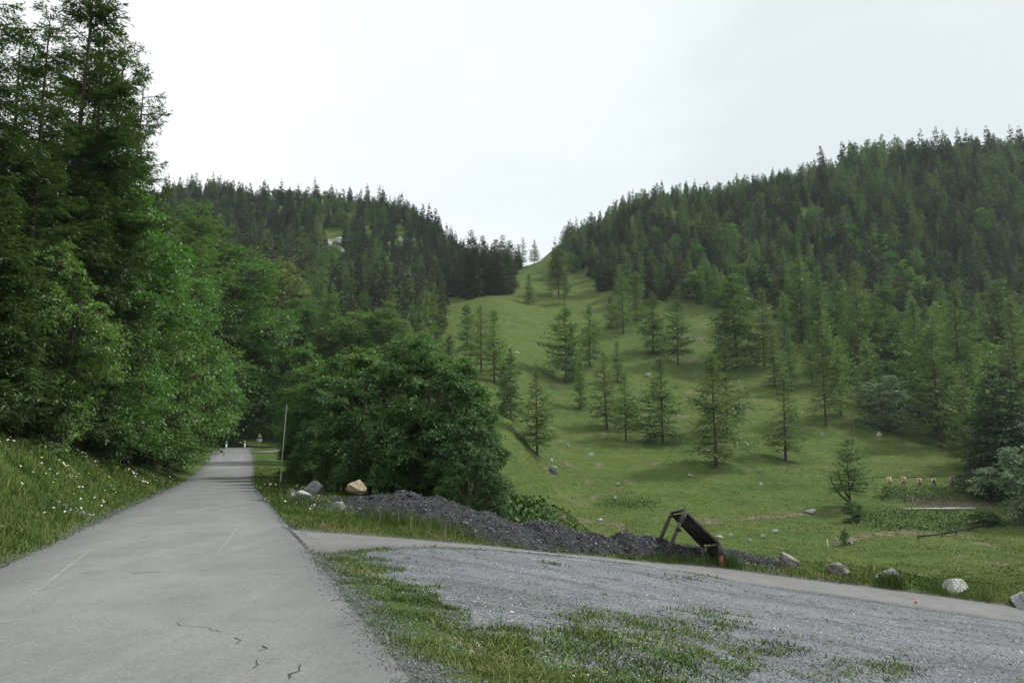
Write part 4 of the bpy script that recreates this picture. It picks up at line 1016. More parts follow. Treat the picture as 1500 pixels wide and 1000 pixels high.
# ---------------------------------------------------------------- stones, heaps and small things
import bmesh
def pt(u, v, Y):
    a, b, c = ray(u, v); return np.array([a/b*Y, Y, CAMZ+c/b*Y])
_bm = bmesh.new(); bmesh.ops.create_icosphere(_bm, subdivisions=4, radius=1)
ICO_V = np.array([v.co[:] for v in _bm.verts]); ICO_T = np.array([[v.index for v in f.verts] for f in _bm.faces]); _bm.free()
def rock_mb(sx, sy, sz, seed, nplane=15, rough=.06, M=None, at_=(0, 0, 0), m=0, rz=0):
    g = np.random.default_rng(seed); d = ICO_V
    n = nrm(g.normal(0, 1, (nplane, 3))); k = g.uniform(.5, .92, nplane)
    dd = d@n.T; r = np.min(np.where(dd > .08, k/np.maximum(dd, .08), 9), 1); r = np.minimum(r, 1.2)
    p = d*r[:, None]
    for q, (f, a) in enumerate(((1.7, 1.3), (4, .8), (9, .45))):
        o = g.random(3)*50
        s_ = fbm(p[:, 0]*f+o[0]+p[:, 2]*f*.7, p[:, 1]*f+o[1]-p[:, 2]*f*.6, seed+q, 3)
        p = p+d*(s_*rough*a*2)[:, None]
    p = p*np.array([sx, sy, sz])/2
    c, s = math.cos(rz), math.sin(rz); p = np.stack([p[:, 0]*c-p[:, 1]*s, p[:, 0]*s+p[:, 1]*c, p[:, 2]], -1)
    p = p+np.array(at_)
    M = M or MB(); M.add(p, t=ICO_T, m=m, a=.5); return M
def rockmat(name, dark, mid, light, lichen=None, scale=2.2):
    m, nt, N, L, out = mat(name); tc = N('ShaderNodeTexCoord'); P = tc.outputs['Object']
    n1 = noise(N, L, scale, P, 8, .68, .5); r = ramp(N, [(.34, dark), (.5, mid), (.64, light)]); L(n1.outputs['Fac'], r.inputs[0]); c = r.outputs[0]
    n2 = noise(N, L, scale*7, P, 5, .7); r2 = ramp(N, [(.35, dark), (.6, light)]); L(n2.outputs['Fac'], r2.inputs[0]); c = mixc(N, L, .35, c, r2.outputs[0])
    if lichen:
        n3 = noise(N, L, scale*1.6, P, 6, .7, .8); r3 = ramp(N, [(.52, (0, 0, 0)), (.6, (1, 1, 1))]); L(n3.outputs['Fac'], r3.inputs[0]); c = mixc(N, L, mth(N, L, 'MULTIPLY', r3.outputs[0], .75), c, lichen)
    b = N('ShaderNodeBsdfPrincipled'); b.inputs['Roughness'].default_value = .85; b.inputs['Specular IOR Level'].default_value = .25; L(c, b.inputs['Base Color'])
    bp = N('ShaderNodeBump'); bp.inputs['Strength'].default_value = .8; bp.inputs['Distance'].default_value = .04; L(mth(N, L, 'ADD', n1.outputs['Fac'], n2.outputs['Fac']), bp.inputs['Height']); L(bp.outputs[0], b.inputs['Normal'])
    L(b.outputs[0], out.inputs[0]); return m
RK_GREY = rockmat('grey_limestone', (.12, .125, .13), (.27, .28, .29), (.42, .43, .43))
RK_WHITE = rockmat('pale_limestone', (.2, .2, .19), (.42, .42, .4), (.58, .58, .56), (.22, .24, .16))
RK_YEL = rockmat('yellow_stone', (.24, .17, .09), (.46, .36, .2), (.55, .5, .4))
RK_BRN = rockmat('stained_rock', (.06, .055, .05), (.24, .23, .21), (.45, .44, .42), (.2, .17, .09))
RK_MOSS = rockmat('mossy_rock', (.1, .1, .09), (.27, .27, .25), (.44, .44, .41), (.12, .14, .05))
RK_DARK = rockmat('dark_slate_rock', (.03, .03, .034), (.075, .078, .085), (.16, .165, .175))
RK_PUR = rockmat('purplish_rock', (.1, .09, .095), (.22, .2, .21), (.3, .28, .29))
def boulder(u, vb, wpx, hpx, mt, label, seed, Y=None, deep=.8, name='boulder', group=None, rz=None, npl=15, sink=.2):
    x, y, z = hit(u, vb) if Y is None else at(u, Y)
    k = y/F*1.02; sx, sz = wpx*k, hpx*k*(1+sink*2)
    M = rock_mb(sx, sx*deep, sz, seed, npl, rz=0); o = M.obj(name, mt, smooth=False); o.location = (x, y+sx*deep*.3, z+sz*(.5-sink)); o.rotation_euler = (0, 0, rng.uniform(-.4, .4) if rz is None else rz)
    for p in o.data.polygons: p.use_smooth = False
    return tag(o, label, 'rock' if name != 'boulder' else 'boulder', group)
BG = 'boulders lined up along the far side of the branch road'
boulder(1148, 838, 38, 22, RK_BRN, 'stained angular boulder at the end of the slate heaps beside the branch road', 11, Y=29.3, group=BG)
boulder(1223, 847, 37, 16, RK_BRN, 'flat grey boulder second in the row along the branch road', 12, Y=28.9, group=BG)
boulder(1297, 858, 38, 18, RK_GREY, 'dark grey boulder half hidden by a grass tuft, third in the row', 13, Y=28.3, group=BG)
boulder(1384, 863, 34, 22, RK_WHITE, 'white pointed boulder standing alone in the verge of the branch road', 14, Y=27.6, group=BG, npl=8)
boulder(1487, 884, 52, 24, RK_GREY, 'long pale slab boulder cut by the right edge of the view', 15, Y=26.2, group=BG, npl=9)
boulder(1335, 846, 7, 4, RK_WHITE, 'small white stone in the grass between the third and fourth roadside boulders', 16, Y=30, name='stone')
BV = 'boulders on the verge between the road and the slate bank'
boulder(459, 716, 36, 17, RK_GREY, 'blocky light grey boulder on the verge behind the slate bank', 21, Y=35, group=BV, npl=9)
o = boulder(522, 721, 28, 22, RK_YEL, 'yellow-stained boulder on top of the slate bank', 22, Y=29.3, group=BV, sink=0); o.location.z = zv(713, 29.4)
boulder(496, 754, 25, 18, RK_MOSS, 'mossy pale boulder low in front of the slate bank', 23, Y=24.6, group=BV)
boulder(430, 714, 20, 10, RK_PUR, 'low purplish rock at the left end of the slate bank', 24, Y=34, group=BV)
boulder(434, 738, 30, 17, RK_GREY, 'grey rock with a white streak beside it, nearest the road', 25, Y=28.2, group=BV)
boulder(455, 743, 32, 16, RK_DARK, 'dark brown rock below the white streak', 26, Y=27.4, group=BV)
o = boulder(450, 734, 52, 7, RK_WHITE, 'long white slab lying diagonally over the grey and dark rocks', 27, Y=28.0, deep=.25, group=BV, npl=7); o.location.z += .22; o.rotation_euler = (0, R(22), -.2)
boulder(700, 735, 9, 7, RK_GREY, 'small grey stone on top of the slate bank beneath the thicket', 28, Y=27.5, name='stone')
boulder(912, 779, 16, 7, RK_WHITE, 'white stone lying on the slate heap in front of the young spruce', 29, Y=29.3, name='stone')
boulder(1342, 884, 4, 4, plain('red_clay', [(.3, (.4, .08, .03)), (.7, (.5, .12, .05))], 9), 'tiny red lump on the edge of the gravel lot', 30, name='clay_lump')
for p in (): pass
WS = 'white stones scattered over the meadow'
for k, (u, v, wd, h, lab) in enumerate(((812,694,16,13,'large pale stone on the grass below the gully larch'),(808,677,7,5,'small white stone just above the large pale one'),
 (901,732,6,5,'white stone low in the gully left of the tilted frame'),(905,711,6,4,'white stone on the slope above the gully bottom'),(866,668,9,5,'white stone in the upper gully between larches'),
 (832,655,5,4,'tiny white stone in the gully behind the large pale one'),(946,625,7,6,'white stone left of the pointed middle larch'),(943,612,5,6,'grey stone just above the one left of the pointed middle larch'),
 (952,552,10,5,'pale stone high on the meadow above the middle row'),(1060,659,7,4,'pale stone right of the tallest front larch'),(1011,698,8,4,'pale stone between the tallest front larch and the track'),
 (1114,691,7,4,'white stone low and left of the low-branched right larch'),(1079,656,5,3,'tiny pale stone behind the tallest front larch'),(1115,711,5,4,'white stone above the red earth track'),
 (1055,789,12,6,'grey stone on the grass right of the tilted frame'),(1071,786,7,5,'small grey stone right of the grey one beside the tilted frame'),(1137,781,8,6,'white stone below the red earth track'),
 (1118,789,8,6,'white stone near the dark tuft below the red earth track'),(1098,795,6,5,'small white stone left of the dark tuft'),(1189,753,14,7,'pale boulder at the right end of the red earth track'),
 (1290,640,10,8,'pale rock under the round grey-green tree'),(1205,638,5,4,'small white stone above the low-branched right larch'),(754,478,8,3,'white patch of stone beside the upper gully'),
 (756,518,14,3,'flat white slab at the upper gully bend'),(1225,791,5,4,'white pebble left of the small shrub'),(1246,797,8,6,'pale stone at the foot of the small shrub'),
 (880,764,8,4,'grey stone on the footpath'),(1083,560,5,3,'tiny stone in the upper right of the meadow'))):
    boulder(u, v, wd, h, RK_WHITE if k % 3 else RK_GREY, lab, 40+k, name='stone', group=WS, sink=.2)
def crag(u, v, wpx, hpx, label, seed):
    x, y, z = hit(u, v+hpx*.5); k = y/F; M = MB(); g = np.random.default_rng(seed)
    for _ in range(9):
        a, b = g.uniform(-.38, .38), g.uniform(-.05, .85); s = g.uniform(.3, .55)
        rock_mb(wpx*k*s, wpx*k*s*.6, hpx*k*s*1.3, int(g.integers(9999)), 10, .1, M, (a*wpx*k, b*hpx*k*1.5+.5, b*hpx*k), rz=g.random())
    o = M.obj('crag', rockmat('crag_rock', (.12, .125, .11), (.3, .31, .29), (.48, .49, .47), (.07, .1, .05), .25)); o.location = (x, y, z-.5); return tag(o, label, 'rock', 'pale crags in the left slope forest')
crag(483, 352, 56, 30, 'broad pale crag showing in the forest of the left slope', 3)
crag(592, 347, 26, 22, 'small grey crag right of the broad pale one on the left slope', 4)
# ---------------------------------------------------------------- slate heaps
_oct = np.array([(1,0,0),(0,1,0),(-1,0,0),(0,-1,0),(0,0,1),(0,0,-1)], float)
_octf = np.array([(0,1,4),(1,2,4),(2,3,4),(3,0,4),(1,0,5),(2,1,5),(3,2,5),(0,3,5)])
def chips(M, P, size, flat=.45, m=0, tint=None, g=rng, tilt=.5):
    n = len(P); v = _oct[None]*g.uniform(.55, 1.25, (n, 6, 1))+g.normal(0, .18, (n, 6, 3))
    v = v*np.stack([np.ones(n), g.uniform(.5, .95, n), np.full(n, flat)*g.uniform(.5, 1.3, n)], -1)[:, None]*np.asarray(size).reshape(-1, 1, 1)*.5
    a = g.random(n)*6.283; t = g.normal(0, tilt, n); c, s = np.cos(a)[:, None], np.sin(a)[:, None]; ct, st = np.cos(t)[:, None], np.sin(t)[:, None]
    x, y, z = v[..., 0], v[..., 1], v[..., 2]; x, z = x*ct-z*st, x*st+z*ct; x, y = x*c-y*s, x*s+y*c
    v = np.stack([x, y, z], -1)+P[:, None]
    f = (_octf[None]+(np.arange(n)*6)[:, None, None]).reshape(-1, 3)
    M.add(v.reshape(-1, 3), t=f, m=m, a=np.repeat(tint if tint is not None else g.random(n), 8))
SLATE_CHIP = facemat('slate_chips', [(0, (.02, .021, .023)), (.55, (.058, .06, .064)), (.85, (.15, .155, .16)), (1, (.4, .4, .41))], .7)
HEAPM = plain('slate_heap', [(.3, (.016, .016, .018)), (.55, (.042, .043, .046)), (.75, (.09, .088, .086))], 5, .9, 1, 16)
def heap(crest, label, wf, wb, seed, nchip=2600, name='slate_heap', spike=.1):
    C = np.array([pt(u, v, Y) for u, v, Y in crest]); d = np.r_[0, np.cumsum(np.hypot(*np.diff(C[:, :2], axis=0).T))]
    n = int(d[-1]/.12)+2; t = np.linspace(0, d[-1], n); C = np.stack([np.interp(t, d, C[:, k]) for k in range(3)], 1)
    T = nrm(np.gradient(C[:, :2], axis=0)); Nv = np.stack([T[:, 1], -T[:, 0]], -1)       # towards the camera side
    Nv *= np.sign((-Nv*C[:, :2]).sum(1, keepdims=True))
    endf = np.minimum(1, np.minimum(t, d[-1]-t)/.55); endf = np.sqrt(np.maximum(1-(1-endf)**2, 0))
    s = np.linspace(-1, 1, 37); off = np.where(s < 0, s*wf, s*wb)
    X = C[:, 0:1]-Nv[:, 0:1]*off; Y = C[:, 1:2]-Nv[:, 1:2]*off
    X = C[:, 0:1]+Nv[:, 0:1]*(-off); Y = C[:, 1:2]+Nv[:, 1:2]*(-off)
    G_ = H(X, Y); hgt = np.maximum(C[:, 2:3]-G_, .15)
    pr = np.where(s < 0, (1-np.abs(s)**1.5), (1-s**2)**1.2)[None]
    nz = fbm(X*1.3+seed, Y*1.3, seed, 4)*.8+fbm(X*5, Y*5, seed+3, 3)*.3
    Z = G_+hgt*pr*endf[:, None]*(1+nz*.55)+nz*.12*pr-.06*(1-pr)-.05*(endf[:, None] < .05)
    M = MB(); m_ = len(s); i = np.arange(n-1)[:, None]*m_; j = np.arange(m_-1)[None]
    V = np.stack([X, Y, Z], -1).reshape(-1, 3); M.add(V, np.stack([i+j, i+j+1, i+m_+j+1, i+m_+j], -1).reshape(-1, 4), m=0)
    g = np.random.default_rng(seed); nchip *= 3; k = g.integers(0, len(V), nchip); P = V[k]+g.uniform(-.07, .07, (nchip, 3))*np.array([1, 1, .2]); sz = .02+.11*g.random(nchip)**4
    chips(M, P+np.array([0, 0, .01]), sz, .5, 1, g.random(nchip)**1.1, g)
    k = g.integers(0, len(V), int(d[-1]*9)); chips(M, V[k], .12+.25*g.random(len(k))**2, .6, 1, .2+.7*g.random(len(k)), g)
    return M.obj(name, [HEAPM, SLATE_CHIP], label=label, cat='rubble heap', group='dark slate heaps along the branch road')
heap([(452,729,31.5),(480,728,29.5),(520,728,28.2),(556,727,27.0),(585,722,26.2)], 'low left end of the long slate bank, earthy and half overgrown', 3.0, 1.6, 1, 2600)
heap([(560,724,26.8),(590,720,26.2),(640,730,26.0),(690,746,26.2),(735,760,26.5),(765,773,27)], 'highest part of the dark slate bank in front of the maple thicket', 2.5, 1.8, 2, 5200)
heap([(752,772,26.6),(785,765,27.0),(815,767,27.3),(843,778,27.8),(866,792,28.2)], 'rounded dark slate heap right of the long bank', 1.3, 1.6, 3, 2600)
heap([(842,787,28.2),(868,780,28.5),(885,786,28.7),(905,794,29)], 'small grey slate heap between the rounded one and the white-topped one', 1.2, 1.4, 4, 1500)
heap([(892,794,28.8),(912,783,29.0),(945,786,29.6),(975,790,29.8),(1000,803,30)], 'flat-topped slate heap with a white stone, left of the tilted frame', 1.2, 1.5, 5, 2800)
heap([(985,806,29.8),(1020,804,30.2),(1055,803,30.2),(1085,822,29.9),(1130,829,29.6),(1150,838,29.4)], 'low slate heap under the tilted frame tapering to the first boulder', 1.0, 1.4, 6, 2600)
o = heap([(728,740,36),(742,735,37),(757,752,36),(775,768,35)], 'grey rock slope seen behind the right tip of the maple thicket', 2.0, 2.0, 7, 1200)
o['category'] = 'rubble heap'
# ---------------------------------------------------------------- tilted frame
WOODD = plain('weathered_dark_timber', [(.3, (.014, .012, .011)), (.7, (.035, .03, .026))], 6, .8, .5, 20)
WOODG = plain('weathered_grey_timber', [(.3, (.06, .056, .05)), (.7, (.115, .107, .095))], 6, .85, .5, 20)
RUST = plain('rusty_brown', [(.3, (.1, .05, .03)), (.7, (.2, .1, .06))], 8)
A, B, A2, B2 = pt(1004, 749, 28.5), pt(1054, 797, 28.5), pt(984, 753, 30.4), pt(1030, 801, 30.4)
fr = empty('tilted_frame', tuple(pt(1005, 812, 28.9)), 'dark tilted timber panel propped on two legs over the slate heap', 'frame')
base = np.array(fr.location)
def fobj(nm, parts, mt):
    M = MB()
    for v, q in parts: M.add(v-base, q)
    return M.obj(nm, mt, fr)
nU = nrm(np.cross(B-A, A2-A)); nU = nU*np.sign(nU[2]); ax = nrm(B-A)
w_ = A2-A
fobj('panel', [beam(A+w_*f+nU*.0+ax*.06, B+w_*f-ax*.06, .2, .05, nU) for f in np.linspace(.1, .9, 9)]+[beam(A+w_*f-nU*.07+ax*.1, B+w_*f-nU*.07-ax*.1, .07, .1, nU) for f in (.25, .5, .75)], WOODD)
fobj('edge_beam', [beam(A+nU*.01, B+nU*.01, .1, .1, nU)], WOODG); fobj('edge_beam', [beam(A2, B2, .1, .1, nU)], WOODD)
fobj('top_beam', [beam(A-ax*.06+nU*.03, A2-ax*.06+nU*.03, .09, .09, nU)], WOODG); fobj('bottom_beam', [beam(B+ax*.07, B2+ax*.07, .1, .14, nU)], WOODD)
L1 = pt(977, 811, 28.2); L2 = pt(956, 815, 28.9)
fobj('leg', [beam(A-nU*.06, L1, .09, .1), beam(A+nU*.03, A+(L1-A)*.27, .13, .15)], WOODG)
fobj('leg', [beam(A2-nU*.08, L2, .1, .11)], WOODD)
fobj('knee_plate', [beam(A+(L1-A)*.4+np.array([.03, -.02, 0]), A+(L1-A)*.46+np.array([.03, -.02, 0]), .16, .16)], WOODD)
pz = B+ax*.02-np.array([0, .04, 0]); fobj('post', [beam(pz+np.array([0, 0, .03]), pz-np.array([0, 0, .35]), .17, .17, (0, 1, 0))], WOODG)
fobj('post_foot', [beam(pz-np.array([0, 0, .35]), pz-np.array([0, 0, .95]), .15, .15, (0, 1, 0))], RUST)
fobj('side_board', [beam(B-np.array([0, .02, .25]), B2-np.array([0, 0, .25]), .05, .4, (0, 0, 1)), beam(B-np.array([0, .02, .6]), B2-np.array([0, 0, .6]), .05, .26, (0, 0, 1))], WOODD)
# ---------------------------------------------------------------- numbered boards and the range terrace
YEL = plain('faded_yellow_board', [(.3, (.42, .33, .17)), (.7, (.5, .4, .22))], 3); BLK = plain('black_paint', [(.3, (.03, .03, .03)), (.7, (.045, .045, .045))], 3)
CREAM = plain('cream_field', [(.3, (.55, .5, .38)), (.7, (.62, .56, .43))], 3)
BW = {'1': 'leftmost', '2': 'second', '3': 'middle', '4': 'fourth', '5': 'rightmost'}
for ch, (u, v) in zip('12345', ((1303, 713), (1324, 712), (1347, 714), (1368, 714), (1395, 712))):
    x, y, z = hit(u, v); hh = 1.15; ww = .74; o = empty('number_board', (x, y, z), f'yellow numbered target board reading {ch} on the range terrace', 'sign', 'numbered target boards on the terrace')
    a_ = math.atan2(x, y)*-.0
    M = MB(); M.add(*box((0, 0, .25+hh/2), (ww, .05, hh))); M.obj('board', YEL, o)
    M = MB(); M.add(*box((0, -.028, .25+hh/2), (ww*.66, .012, hh*.74))); M.obj('field', CREAM, o)
    M = MB(); [M.add(*box((dx, .05, .2), (.06, .05, .9))) for dx in (-ww*.3, ww*.3)]; M.obj('stakes', WOODG, o)
    cu = bpy.data.curves.new('number', 'FONT'); cu.body = ch; cu.size = 1.02; cu.extrude = .006; cu.offset = .03; cu.align_x = 'CENTER'; cu.align_y = 'CENTER'
    t = bpy.data.objects.new('tmp_number', cu); COL.objects.link(t); dg = bpy.context.evaluated_depsgraph_get(); me = bpy.data.meshes.new_from_object(t.evaluated_get(dg)); bpy.data.objects.remove(t)
    me.materials.clear(); me.materials.append(BLK); n = bpy.data.objects.new('number', me); COL.objects.link(n); n.parent = o; n.location = (0, -.045, .25+hh/2); n.rotation_euler = (math.pi/2, 0, 0)
def rail(name, pts, label, cat, hgt, th, mt, posts=True, every=3.2, dz=0):
    P = [np.array(hit(u, v)) for u, v in pts]; o = empty(name, tuple(P[0]), label, cat); b = P[0]; M = MB()
    for p, q in zip(P[:-1], P[1:]): M.add(*beam(p+np.array([0, 0, hgt])-b, q+np.array([0, 0, hgt])-b, th, th*1.3))
    M.obj('rail', mt, o)
    if posts:
        for p, q in zip(P[:-1], P[1:]):
            n = max(1, int(np.linalg.norm(q-p)/every))
            for k in range(n):
                c = p+(q-p)*k/n; M = MB(); M.add(*beam(c-b-np.array([0, 0, .3]), c-b+np.array([0, 0, hgt+.12]), .1, .1, (0, 1, 0))); M.obj('post', mt, o)
    return o
rail('log_rail', [(1278,704),(1320,704),(1365,704),(1400,703),(1420,700)], 'low dark wooden rail just behind the numbered boards', 'fence', .5, .06, WOODD)
rail('log_rail', [(1345,790),(1380,786),(1420,778),(1460,770)], 'dark rail curving along the bank below the white strip', 'fence', .3, .12, WOODD)
WHITEP = plain('white_concrete', [(.3, (.5, .5, .48)), (.7, (.66, .66, .63))], 2)
P0, P1 = np.array(hit(1324, 746)), np.array(hit(1428, 746)); M = MB(); v, q = beam(P0+np.array([0, 0, .1]), P1+np.array([0, 0, .1]), .3, .22); M.add(v-P0, q); o = M.obj('white_kerb', WHITEP, label='long low white strip across the terrace below the brown earth', cat='kerb'); o.location = P0
P0, P1 = np.array(hit(1433, 771)), np.array(hit(1467, 765)); o = empty('plank_wall', tuple(P0), 'short dark plank wall with a pale post beside the clipped bush', 'wall')
M = MB()
for k in range(2): M.add(*beam(np.array([0, 0, .25+.3*k]), P1-P0+np.array([0, 0, .25+.3*k]), .06, .24))
M.obj('planks', WOODD, o); M = MB(); M.add(*box((.3, -.08, .35), (.12, .1, .9))); M.obj('post', WOODG, o)
mid_tree([(4.5, MB1[1][1])], 1443, 768, 748, 'low dark bush spreading above the short plank wall', name='low_bush', cat='bush', pi=0, wx=2.4)
x, y, z = hit(1215, 806); M = MB(); M.add(*beam((0, 0, -.2), (-.18, 0, 1.05), .09, .09, (0, 1, 0))); o = M.obj('marker_post', WHITEP, label='leaning thin white post on the valley floor left of the small shrub', cat='post'); o.location = (x, y, z)
x, y, z = at(1014, 36); M = MB(); M.add(*beam((0, 0, -.2), (0, 0, 1.3), .06, .06, (0, 1, 0))); o = M.obj('marker_post', WOODD, label='thin dark post on the grass seen under the tilted frame', cat='post'); o.location = (x, y, z)
# ---------------------------------------------------------------- roadside furniture
PW = plain('white_plastic', [(.3, (.7, .7, .68)), (.7, (.78, .78, .76))], 3, .5, 0); REDP = plain('red_sign_paint', [(.3, (.5, .02, .015)), (.7, (.56, .03, .02))], 3, .4, 0); STEEL = plain('galvanised_steel', [(.3, (.42, .43, .43)), (.7, (.55, .56, .56))], 7, .5, .1)
for (u, Y, lab) in ((332, 103, 'white guide post with a dark band at the left of the far road bend'), (359, 106, 'white guide post with a dark band at the right of the far road bend')):
    x, y, z = at(u, Y); o = empty('guide_post', (x, y, z), lab, 'post', 'guide posts at the far bend')
    M = MB(); M.add(*box((0, 0, .42), (.2, .12, .95))); M.add(*box((0, 0, 1.165), (.2, .12, .1))); M.obj('post', PW, o)
    M = MB(); M.add(*box((0, 0, 1.005), (.205, .125, .22))); M.obj('dark_band', BLK, o)
    M = MB(); M.add(*box((0, -.067, 1.0), (.07, .01, .14))); M.obj('reflector', WHITEP, o)
x, y, z = at(380, 116); o = empty('warning_sign', (x, y, z), 'red-bordered triangular warning sign with a white plate at the far bend', 'sign')
M = MB(); v, q = tube([(0, .05, -.3), (0, .05, 2.25)], .035, 8); M.add(v, q); M.obj('post', STEEL, o, True)
def tri(sz, y_, th=.015, r=0):
    a = [math.pi/2+2*math.pi*k/3+r for k in range(3)]; p = [(sz*math.cos(t), sz*math.sin(t)) for t in a]
    v = [(x_, y_, z_) for x_, z_ in p]+[(x_, y_+th, z_) for x_, z_ in p]; return np.array(v), [(0, 1, 2), (5, 4, 3)], [(0, 3, 4, 1), (1, 4, 5, 2), (2, 5, 3, 0)]
M = MB(); v, t_, q = tri(.6, 0); M.add(v+np.array([0, 0, 1.75]), q=q, t=t_); tr = M.obj('triangle', REDP, o)
M = MB(); v, t_, q = tri(.4, -.012); M.add(v+np.array([0, 0, 1.75]), q=q, t=t_); M.obj('white_field', PW, tr)
M = MB(); M.add(*box((0, -.02, 1.78), (.07, .01, .26))); M.add(*box((0, -.02, 1.58), (.07, .01, .07))); M.obj('symbol', BLK, tr)
M = MB(); M.add(*box((0, 0, 1.08), (.85, .02, .5))); M.obj('plate', PW, o)
x, y, z = at(343, 118); o = empty('round_sign', (x, y, z), 'small round grey sign back on a thin post left of the far bend', 'sign')
M = MB(); v, q = tube([(0, 0, -.3), (0, 0, 2.1)], .03, 8); M.add(v, q); M.obj('post', STEEL, o, True)
M = MB(); v, q = tube([(0, -.03, 2.05), (0, -.045, 2.05)], .3, 24); M.add(v, q); n0 = M.n; M.add(np.array([(0, -.045, 2.05)])); M.t.append(np.array([[24+k, 24+(k+1) % 24, n0] for k in range(24)])); M.tm.append(np.zeros(24, int)); M.ta.append(np.zeros(24)); M.obj('disc', STEEL, o)
x, y, z = at(413, 52); tp = pt(420, 592, 52)-np.array([x, y, z]); M = MB(); v, q = tube([(0, 0, -.4), tp*.5, tp], [.038, .034, .028], 8); M.add(v, q); o = M.obj('thin_pole', STEEL, smooth=True, label='thin grey pole leaning slightly beside the left end of the maple thicket', cat='pole'); o.location = (x, y, z)
# ---------------------------------------------------------------- grass, flowers, gravel
GRASS = facemat('grass_blades', [(0, (.035, .065, .014)), (.35, (.075, .125, .025)), (.7, (.12, .178, .042)), (.88, (.2, .2, .075)), (1, (.3, .26, .14))], .75, .15)
GRASS2 = facemat('meadow_tufts', [(0, (.12, .165, .042)), (.4, (.13, .18, .045)), (.75, (.18, .21, .062)), (1, (.24, .235, .1))], .8, .1)
WEED = facemat('weed_leaves', [(0, (.03, .075, .015)), (.5, (.07, .14, .03)), (1, (.13, .19, .06))], .7, .2)
FLOW = facemat('white_petals', [(0, (.7, .7, .66)), (.8, (.8, .8, .76)), (.81, (.7, .55, .08)), (1, (.75, .6, .1))], .7)
def blades(M, x, y, h, w, tint, g, lean=.35, z=None):
    n = len(x); z = H(x, y) if z is None else z; a = g.random(n)*6.283; b = g.random(n)*6.283
    l = np.abs(g.normal(0, lean, n))*h
    P = np.stack([x, y, z-.015], -1); S = np.stack([np.cos(a), np.sin(a), np.zeros(n)], -1)*(w/2)[:, None]
    md = P+np.stack([np.cos(b)*l*.35, np.sin(b)*l*.35, h*.6], -1); tp = P+np.stack([np.cos(b)*l, np.sin(b)*l, h], -1)
    v = np.stack([P-S, P+S, md+S*.75, md-S*.75, tp], 1).reshape(-1, 3); k = np.arange(n)[:, None]*5
    M.add(v, q=k+np.array([[0, 1, 2, 3]]), t=k+np.array([[3, 2, 4]]), a=tint)
def side_of_main(lo, hi, y0, y1, n, g, sgn=1, pw=2.):
    """points beside the road: lo..hi metres from its edge, denser close to the camera"""
    t = g.random(n); yy = 1/(1/y0+(1/y1-1/y0)*t) if pw == 2 else y0*(y1/y0)**t
    k = np.interp(yy, MAIN[:, 1], np.arange(len(MAIN))).astype(int); k = np.clip(k, 0, len(MAIN)-2); T = nrm(MAIN[k+1, :2]-MAIN[k, :2]); N_ = np.stack([-T[:, 1], T[:, 0]], -1)*sgn
    d = MAIN[k, 3]+lo+(hi-lo)*g.random(n)
    return MAIN[k, 0]+N_[:, 0]*d+g.normal(0, .1, n), MAIN[k, 1]+N_[:, 1]*d+g.normal(0, .1, n), d-MAIN[k, 3], yy
def tint_for(x, y, g, dry=0.):
    return np.clip(.35+fbm(x*.7, y*.7, 51)*1.1+g.normal(0, .14, len(x))+dry, 0, 1)
g = np.random.default_rng(5)
M = MB(); x, y, d, yy = side_of_main(-.06, 7.5, 6.5, 60, 210000, g, 1)
r = np.hypot(x, y); hgt = (.04+.13*g.random(len(x))**1.7)*np.clip(.35+d/.9, .35, 1.2)*(1+.9*sm((vn(x*.8, y*.8, 12)-.55)*5)); blades(M, x, y, hgt, .004+.0007*r*g.uniform(.6, 1.2, len(x)), tint_for(x, y, g, .1+.12*np.exp(-d/.5)), g, .75)
M.obj('bank_grass', GRASS, kind='stuff')
M = MB(); x, y, d, yy = side_of_main(-.07, 1.7, 3.2, 60, 90000, g, -1)
lm_ = lot_mask(x, y); db_, s_, _, ib_ = nearest(x, y, BS); hb_ = np.interp(ib_, np.arange(len(BS)), BS[:, 3]); k = (lm_ < .15+.5*vn(x*2, y*2, 5)**2) & ~((db_ < hb_-.05)); x, y, d = x[k], y[k], d[k]; r = np.hypot(x, y)
tuft = vn(x*2.2, y*2.2, 17); k = g.random(len(x)) < np.clip((tuft-.2)*2.4, .12, 1)*np.clip((d+.1)/.25, .1, 1); x, y, d, r, tuft = x[k], y[k], d[k], r[k], tuft[k]
blades(M, x, y, (.02+.06*g.random(len(x))**1.6)*(.5+tuft), .004+.0008*r, tint_for(x, y, g, .15), g, .9)
M.obj('verge_grass', GRASS, kind='stuff')
# grass and weeds that have come up through the gravel
def lot_points(n, g, pw=1.0):
    Y = 1/(1/4.6+(1/26.-1/4.6)*g.random(n)); X = g.uniform(-.8, .95, n)*Y; return X, Y
def green_mask(x, y):
    pu, pv = proj(x, y, H(x, y)); n1 = fbm(x*1.1, y*1.1, 91)+.45*fbm(x*4, y*4, 92)
    m_ = np.maximum(1-((pu-930)/210)**2-((pv-960)/75)**2, 1-((pu-1010)/110)**2-((pv-915)/32)**2)
    m_ = np.maximum(m_, .7-((pu-700)/110)**2-((pv-960)/50)**2); m_ = np.maximum(m_, .55-((pu-660)/40)**2-((pv-905)/25)**2)
    m_ = np.maximum(m_, .8-((pu-570)/60)**2-((pv-870)/16)**2); m_ = np.maximum(m_, .45-((pu-1250)/160)**2-((pv-985)/30)**2)
    m_ = np.maximum(m_, .5-((pu-1120)/120)**2-((pv-945)/30)**2)
    m_ = np.maximum(m_, .5-((pu-640)/26)**2-((pv-862)/7)**2); m_ = np.maximum(m_, .35-((pu-1000)/90)**2-((pv-848)/9)**2)
    return np.where(m_ > -.3, m_*1.1, -.3)+n1*1.25-.12, lot_mask(x, y)
M = MB(); x, y = lot_points(330000, g); gm, lm_ = green_mask(x, y); edge = np.exp(-np.maximum(lm_, 0)/.35)*.5
